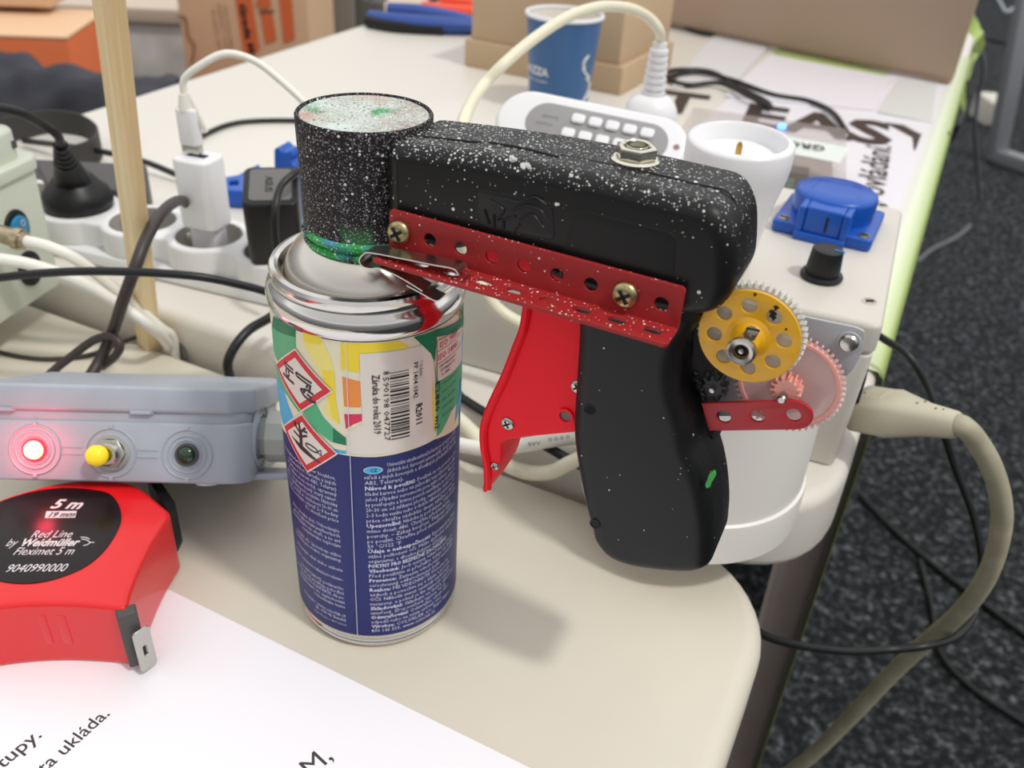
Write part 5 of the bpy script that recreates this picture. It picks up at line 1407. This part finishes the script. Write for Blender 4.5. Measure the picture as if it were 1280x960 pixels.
# transparent case with circuit board and blue light
tq = [PZ(x_, y_, HF + .036) for x_, y_ in ((862, 133), (1078, 168), (1058, 224), (835, 190))]
tx_ = (tq[2] - tq[3]).normalized(); ty_ = Vector((-tx_.y, tx_.x, 0)); TW = (tq[2] - tq[3]).length; TH = abs((tq[0] - tq[3]).dot(ty_))
TM = frame(Vector((tq[3].x, tq[3].y, 0)), tx_, ty_, K)
M_clear = mat('clear_plastic', (196, 186, 180), .12, trans=0., alpha=.30)
tcse = Thing('clear_case', 'transparent plastic case with a circuit board and small blue light behind the enclosure', 'case', TM @ Vector((TW / 2, TH / 2, HF)))
b = B(); b.add(plate(rrect(0, 0, TW, TH, .004), [], HF + .003, HF + .036, .0015), M_clear, TM.copy()); tcse.part('clear_shell', b)
b = B(); b.add(plate(rrect(.006, .006, TW - .006, TH - .006, .001), [], HF + .005, HF + .010, 0), mat('taupe_board', (158, 146, 138), .6), TM.copy())
b.add(gbox(.05, .03, .010, .001), mat('board_green', (70, 120, 84), .5), TM @ Matrix.Translation((TW * .55, TH * .32, HF + .010)))
b.add(gbox(.030, .022, .014, .001), M_blk, TM @ Matrix.Translation((TW * .70, TH * .30, HF + .010)))
b.add(gbox(.04, .02, .012, .001), M_dgrey, TM @ Matrix.Translation((TW * .18, TH * .6, HF + .010)))
tcse.part('circuit_board', b)
b = B(); lq = [PZ(x_, y_, HF + .0368) for x_, y_ in ((912, 158), (1062, 184), (1050, 204), (906, 176))]
b.add(quad(lq), mat('label_pale', (222, 228, 222), .5)); lb_ = tcse.part('paper_label', b, label='pale paper label')
b = B(); b.add(text_fit('GROSS', PZ(1032, 183, HF + .0374), PZ(962, 172, HF + .0374), K, height=.020, bold=.02), M_ink); tcse.part('lettering', b, parent=lb_)
b = B(); b.add(lathe([(.0034, HF + .036), (.003, HF + .039), (0, HF + .040)], 16), mat('blue_light', (60, 110, 255), .3, emis=(60, 110, 255), es=8.), Matrix.Translation(PZ(977, 160, HF + .036).xy.to_3d())); tcse.part('indicator_light', b, label='glowing blue light')
cable('thin black cable coiled on the banner behind the remote and round adapter', [PZ(838, 100, HF + .004), PZ(832, 92, HF + .004), PZ(850, 87, HF + .004), PZ(890, 90, HF + .004), PZ(920, 108, HF + .005), PZ(955, 125, HF + .005), PZ(962, 134, HF + .006), PZ(935, 120, HF + .008), PZ(900, 104, HF + .006), PZ(860, 106, HF + .004), PZ(836, 98, HF + .004), PZ(870, 90, HF + .006), PZ(915, 100, HF + .006), PZ(965, 118, HF + .004), PZ(1010, 126, HF + .004), PZ(1040, 140, HF + .004), PZ(1058, 164, HF + .004)], .0026, M_cable, 'loose_cable')
cable('thin black wire along the foot of the large cardboard panel', [PZ(826, 26, HF + .003), PZ(850, 33, HF + .003), PZ(880, 42, HF + .003), PZ(920, 44, HF + .003), PZ(950, 49, HF + .003)], .0026, M_cable, 'thin_wire')

# pliers
def pliers(label, pa, pb, c1, c2):
    t = Thing('pliers', label, 'pliers', PZ(*pa, HF))
    a_, c_ = PZ(*pa, HF + .012), PZ(*pb, HF + .010); d_ = (c_ - a_); s_ = Vector((-d_.y, d_.x, 0)).normalized()
    for k_, (sg, mm) in enumerate(((-1, c1), (1, c2))):
        b = B(); b.add(tube([a_ + s_ * sg * .030, a_ + d_ * .22 + s_ * sg * .036, a_ + d_ * .48 + s_ * sg * .022, a_ + d_ * .66 + s_ * sg * .006], lambda f: .0105 + .003 * math.sin(f * 3), 14, 6, flat=.8), mm)
        h = t.part('handle', b)
        b = B(); b.add(tube([a_ + s_ * sg * .038 - K * .004, a_ + d_ * .22 + s_ * sg * .045 - K * .004, a_ + d_ * .5 + s_ * sg * .028 - K * .004], .0080, 12, 5), M_blk); t.part('grip_pad', b, parent=h)
        b = B(); b.add(tube([a_ + d_ * .62 + s_ * sg * .008, a_ + d_ * .8 + s_ * sg * .008, c_], lambda f: .008 - .004 * f, 10, 4), mat('tool_steel', (140, 138, 136), .4, metal=.8)); t.part('jaw', b)
pliers('blue and black handled pliers at the far left corner of the white table', (474, 16), (655, 40), mat('tool_blue', (40, 74, 150), .5), mat('tool_blue', (0, 0, 0)))
pliers('orange-red handled pliers lying behind the blue pliers', (540, 5), (690, 26), mat('orange_red', (238, 72, 36), .4), mat('orange_red', (0, 0, 0)))
b = B(); q = PZ(470, 8, HF); b.add(lathe([(.018, HF + .001), (.020, HF + .05), (.0195, HF + .05), (.0175, HF + .003), (0, HF + .003)], 32), mat('smoky_glass', (150, 150, 150), .1, alpha=.35), Matrix.Translation(Vector((q.x - .005, q.y + .03, 0))))
single('small_glass', b, 'small clear glass at the far left corner beside the blue pliers', 'glass')

# ---------------------------------------------------------------- beyond the table, left
def wbox(label, name, cat, px0, px1, py, dist, hgt, dep, m, ztop, yaw=0, deco=None, group=None):
    pass
# carton with orange print, standing on the floor
def vplane(y_): return lambda px, py: PP(px, py, Vector((0, y_, 0)), Vector((0, 1, 0)))
V = vplane(2.05)
a_, c_ = V(240, 95), V(383, 20); zt = .16
x0, x1 = V(228, 50).x, V(385, 15).x
pc = Thing('printed_carton', 'cardboard carton with orange stripes and black print standing on the floor beyond the table', 'carton', Vector(((x0 + x1) / 2, 2.2, -.72)))
PCM = frame(Vector((x0, 2.05, 0)), Vector((1, 0, 0)), Vector((0, 1, 0)), K) @ Matrix.Rotation(math.radians(0), 4, 'Y')
b = B(); b.add(gbox(x1 - x0, .3, .72 + zt, .004), mat('carton_tan', (222, 184, 148), .85), Matrix.Translation(((x0 + x1) / 2, 2.2, -.719))); bx_ = pc.part('carton_body', b)
b = B(); M_or = mat('print_orange', (226, 112, 62), .8); M_bk = mat('print_brown', (120, 84, 62), .8); M_bl = mat('print_black', (54, 40, 34), .8)
def front(o_, m): b.add(quad([V(*p) - Vector((0, .002, 0)) for p in o_]), m)
front([(289, -40), (309, -40), (325, 60), (318, 68), (305, 68)], M_or)
front([(345, -40), (362, -40), (369, 48), (355, 54)], M_or)
for cy, r_ in ((2, 9), (55, 0)):
    if r_: b.add(plate([(p[0], p[1]) for p in circ2(0, 0, r_ * 2.2 / 1120, 24)], [], 0, .001, 0), M_or, frame(V(330, cy) - Vector((0, .003, 0)), (1, 0, 0), (0, 0, 1), (0, -1, 0)))
front([(326, 18), (341, 16), (346, 50), (332, 55)], M_or)
front([(324, 14), (343, 12), (342, 16), (325, 18)], M_bk)
pc.part('printed_stripes', b, parent=bx_, label='orange printed stripes')
b = B()
def vt(txt, p0, p1, h, m, **kw):
    b = B(); b.add(text_fit(txt, V(*p0) - Vector((0, .004, 0)), V(*p1) - Vector((0, .004, 0)), (0, -1, 0), height=h, **kw), m); pc.part('printed_text', b, parent=bx_)
vt('Grada M', (299, 4), (312, 66), .022, M_bl, bold=.04)
vt('Obsah 24 kusov balenie', (280, 6), (290, 62), .010, M_bk); vt('Skladovat v suchu', (272, 4), (284, 64), .010, M_bk); vt('Krehke zbozi', (265, 12), (276, 70), .010, M_bk)
b.add(tube([V(x_, y_) - Vector((0, .003, 0)) for x_, y_ in ((222, 20), (232, 22), (236, 45), (243, 55), (240, 80))], .0018, 6), M_bk)
pc.part('printed_outline', b, parent=bx_)
# grey folded shutters right of the carton
V2 = vplane(2.6); b = B()
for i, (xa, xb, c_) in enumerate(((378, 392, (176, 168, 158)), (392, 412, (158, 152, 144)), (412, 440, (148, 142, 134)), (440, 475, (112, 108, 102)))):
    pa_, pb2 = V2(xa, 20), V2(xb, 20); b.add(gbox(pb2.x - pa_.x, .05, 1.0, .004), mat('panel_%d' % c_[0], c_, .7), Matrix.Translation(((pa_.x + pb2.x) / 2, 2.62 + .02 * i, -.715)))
single('folding_screen', b, 'grey folded panel screen standing beyond the far table edge', 'screen')
# orange box and lid at the far left
V3_ = vplane(1.55)
ot = Thing('storage_box', 'orange-sided cardboard box with a brown top at the far left', 'box', Vector((V3_(40, 60).x, 1.65, -.72)))
zt_ = V3_(84, 50).z; xr = V3_(84, 50).x; OB = frame(Vector((xr, 1.55, 0)), Vector((1, .12, 0)).normalized(), Vector((-.12, 1, 0)).normalized(), K)
b = B(); b.add(gbox(.40, .26, .72 + zt_, .003), mat('orange_card', (232, 120, 72), .75), OB @ Matrix.Translation((-.20, .13, -.719))); ot.part('orange_sleeve', b)
b = B(); b.add(gbox(.402, .262, .006, .002), mat('carton_tan', (203, 165, 130)), OB @ Matrix.Translation((-.20, .13, zt_))); ol_ = ot.part('top_flap', b, label='brown cardboard top')
b = B(); b.add(gbox(.36, .22, .05, .003), mat('carton_tan', (203, 165, 130)), OB @ Matrix.Translation((-.27, .30, zt_ + .02)))
b.add(gbox(.36, .22, .004, .001), mat('flap_light', (216, 182, 150), .85), OB @ Matrix.Translation((-.27, .30, zt_ + .07)))
single('cardboard_tray', b, 'shallow brown cardboard tray stacked behind the orange-sided box', 'tray')
# grey display table skirt and beige top beyond
V4 = vplane(2.9)
ztab = V4(150, 14).z
sk_ = Thing('display_table', 'beige-topped display table with grey fabric skirt in the upper left background', 'table', Vector((-1.3, 3.1, -.72)))
b = B(); b.add(gbox(2.4, .7, .05, .006), mat('beige_top', (196, 180, 162), .6), Matrix.Translation((-1.55, 3.2, ztab - .03)) @ Matrix.Rotation(.10, 4, 'Z')); sk_.part('tabletop', b)
b = B(); m_sk = mat('grey_fabric', (212, 208, 203), .95, bump=.4, bscale=60, var=.22, vscale=8)
zlow = -.60
b.add(gbox(2.4, .03, ztab - zlow, .004), m_sk, Matrix.Translation((-1.55, 2.88, zlow)) @ Matrix.Rotation(.10, 4, 'Z')); sk_.part('fabric_skirt', b, label='mottled grey fabric skirt')
b = B(); b.add(gbox(2.4, .05, zlow + .719, .004), M_blk, Matrix.Translation((-1.55, 2.86, -.7195)) @ Matrix.Rotation(.10, 4, 'Z')); sk_.part('plinth', b, label='black plinth')
b = B(); p = V4(62, 10); b.add(lathe([(.016, ztab - .10), (.016, ztab + .12), (0, ztab + .12)], 16), M_blk, Matrix.Translation((p.x, 2.80, 0))); b.add(lathe([(.05, ztab - .11), (.05, ztab - .10), (0, ztab - .10)], 20), mat('rubber_grey', (120, 118, 116), .6), Matrix.Translation((p.x, 2.80, 0)))
sk_.part('clamp_post', b, label='black clamp post')

# dark jacket folds beyond the left table edge
gxs = []
rows = []
NU, NV = 44, 26
def jtop(f):     # silhouette in the photo
    pts = [(-120, 60), (0, 68), (50, 88), (110, 88), (160, 96), (200, 100), (222, 102)]
    x_ = f * (len(pts) - 1); i = min(int(x_), len(pts) - 2); t = x_ - i
    return pts[i][0] * (1 - t) + pts[i + 1][0] * t, pts[i][1] * (1 - t) + pts[i + 1][1] * t
for i in range(NU + 1):
    f = i / NU; tx2, ty2 = jtop(f); P0 = PP(tx2, ty2, Vector((0, 1.0, 0)), Vector((.25, 1, 0)).normalized()); row = []
    th = .09 * (1 - .55 * f)
    for j in range(NV + 1):
        a_ = 2 * PI * j / NV
        rr2 = 1 + .10 * math.sin(3 * a_ + f * 9) + .06 * math.sin(7 * a_ - f * 22) + .05 * math.sin(f * 40 + 2 * a_)
        row.append(P0 + Vector((0, -.06 * math.cos(a_) * rr2, -th * 1.1 + th * 1.1 * math.sin(a_) * rr2)))
    rows.append(row)
b = B(); bm = sheet(rows); bmesh.ops.remove_doubles(bm, verts=bm.verts, dist=1e-5); bmesh.ops.holes_fill(bm, edges=bm.edges[:]); b.add(bm, mat('dark_cloth', (62, 63, 70), .95, bump=.3, bscale=300))
single('draped_jacket', b, 'dark grey crumpled cloth garment beyond the left side of the white table', 'garment', angle=80)
# chair that carries the garment
ch = Thing('chair', 'dark chair mostly hidden behind the white table under the grey garment', 'chair', Vector((-.75, 1.25, -.72)))
b = B(); b.add(gbox(.42, .16, .05, .01), M_blk, Matrix.Translation((-.72, 1.20, -.44)) @ Matrix.Rotation(-.25, 4, 'Z')); ch.part('seat', b)
for x_, y_ in ((-.90, 1.28), (-.56, 1.2)):
    b = B(); b.add(lathe([(0, -.719), (.012, -.719), (.012, -.43), (0, -.43)], 14), M_blk, Matrix.Translation((x_, y_, 0))); ch.part('leg', b)

# ---------------------------------------------------------------- right background: frame, cables, foil
M_alu = mat('grey_aluminium', (140, 142, 146), .45, metal=.4)
fb = PZ(1246, 196, -.70); ft = PZ(1300, 214, -.70)
fr_ = Thing('metal_frame', 'grey aluminium profile frame of a trolley in the top right corner', 'frame', Vector((fb.x, fb.y, -.72)))
top_ = PD(1288, -20, (fb - CAM).dot(FWD) * .93)
b = B(); b.add(gbox(.055, .055, (top_ - fb).length, .006), M_alu, orient(fb - K * .015, (top_ - fb))); fr_.part('upright_profile', b)
dx = (ft - fb).normalized()
b = B(); b.add(gbox(.9, .055, .05, .006), M_alu, frame(fb + dx * .45 - K * .019, dx, K.cross(dx), K)); fr_.part('base_profile', b)
b = B(); b.add(gbox(.5, .3, .35, .03), mat('dark_bag', (34, 34, 38), .8), frame(fb + dx * .45 + K.cross(dx) * .3 + K * -.018, dx, K.cross(dx), K))
single('dark_bag', b, 'dark bag standing inside the aluminium frame', 'bag')
b = B(); q = PZ(1233, 152, -.72); b.add(gbox(.09, .16, .10, .01), mat('pale_block', (206, 202, 190), .6), Matrix.Translation(q + K * .0005)); single('pale_block', b, 'pale plastic block on the carpet beside the aluminium frame', 'block')
# floor cables
M_gc = mat('grey_wire', (120, 122, 126), .5)
def fl(label, pts, r_, m, z=-.714): return cable(label, [PZ(x_, y_, z) for x_, y_ in pts], r_, m, 'floor_cable')
fl('pale wire lying on the carpet right of the banner', ((1146, 328), (1165, 312), (1190, 300), (1205, 290), (1212, 282)), .006, mat('pale_wire', (92, 94, 98), .5))
fl('pale wire curling on the carpet in the top right corner', ((1245, -6), (1252, 6), (1258, 15), (1270, 8), (1282, 2)), .010, mat('light_wire', (170, 176, 180), .5))
fl('black cable running diagonally over the carpet at the lower right', ((1075, 618), (1110, 655), (1150, 692), (1210, 740), (1290, 800)), .005, M_blk)
fl('black cable lying on the carpet at the bottom right', ((1150, 700), (1165, 760), (1175, 815), (1215, 860), (1290, 910)), .004, M_blk)
fl('dark cable across the carpet in the upper right background', ((1215, 45), (1240, 50), (1262, 54), (1290, 58)), .010, M_blk)
cable('pale grey wire hanging behind the cardboard panel and banner', [PD(1206, 24, 1.62), PD(1218, 38, 1.62), PD(1226, 62, 1.64), PD(1229, 90, 1.68), PD(1222, 125, 1.74), PD(1219, 165, 1.8), PD(1222, 210, 2.0), PD(1225, 250, 2.2)], .0040, M_gc, 'hanging_wire')
cable('black and grey wire hanging beside the lime foil', [PD(1199, 56, 1.60), PD(1204, 78, 1.60), PD(1206, 100, 1.62), PD(1206, 130, 1.64), PD(1196, 160, 1.6), PD(1180, 185, 1.7), PD(1160, 210, 1.8)], .0045, M_cable, 'hanging_wire')
# lime foil end beyond the carton
b = B(); M_lime = mat('lime_foil', (178, 200, 112), .25, var=.3, vscale=9)
o_ = [(1208, 8), (1216, 14), (1223, 28), (1227, 42), (1230, 54), (1222, 68), (1214, 80), (1210, 100), (1206, 120), (1202, 142), (1198, 128), (1196, 108), (1192, 96), (1190, 60)]
q = [PD(x_, y_, 1.48 + .03 * math.sin(i * 1.7)) for i, (x_, y_) in enumerate(o_)]
cen = PD(1207, 65, 1.44); bm = bmesh.new(); c0_ = bm.verts.new(cen); vv = [bm.verts.new(p) for p in q]
for i in range(len(vv)): bm.faces.new((c0_, vv[i], vv[(i + 1) % len(vv)]))
bmesh.ops.subdivide_edges(bm, edges=bm.edges[:], cuts=2, use_grid_fill=True)
bmesh.ops.recalc_face_normals(bm, faces=bm.faces); thicken(bm, .003); b.add(bm, M_lime)
single('lime_foil', b, 'crumpled lime and white foil end sticking out beyond the large cardboard panel', 'foil')
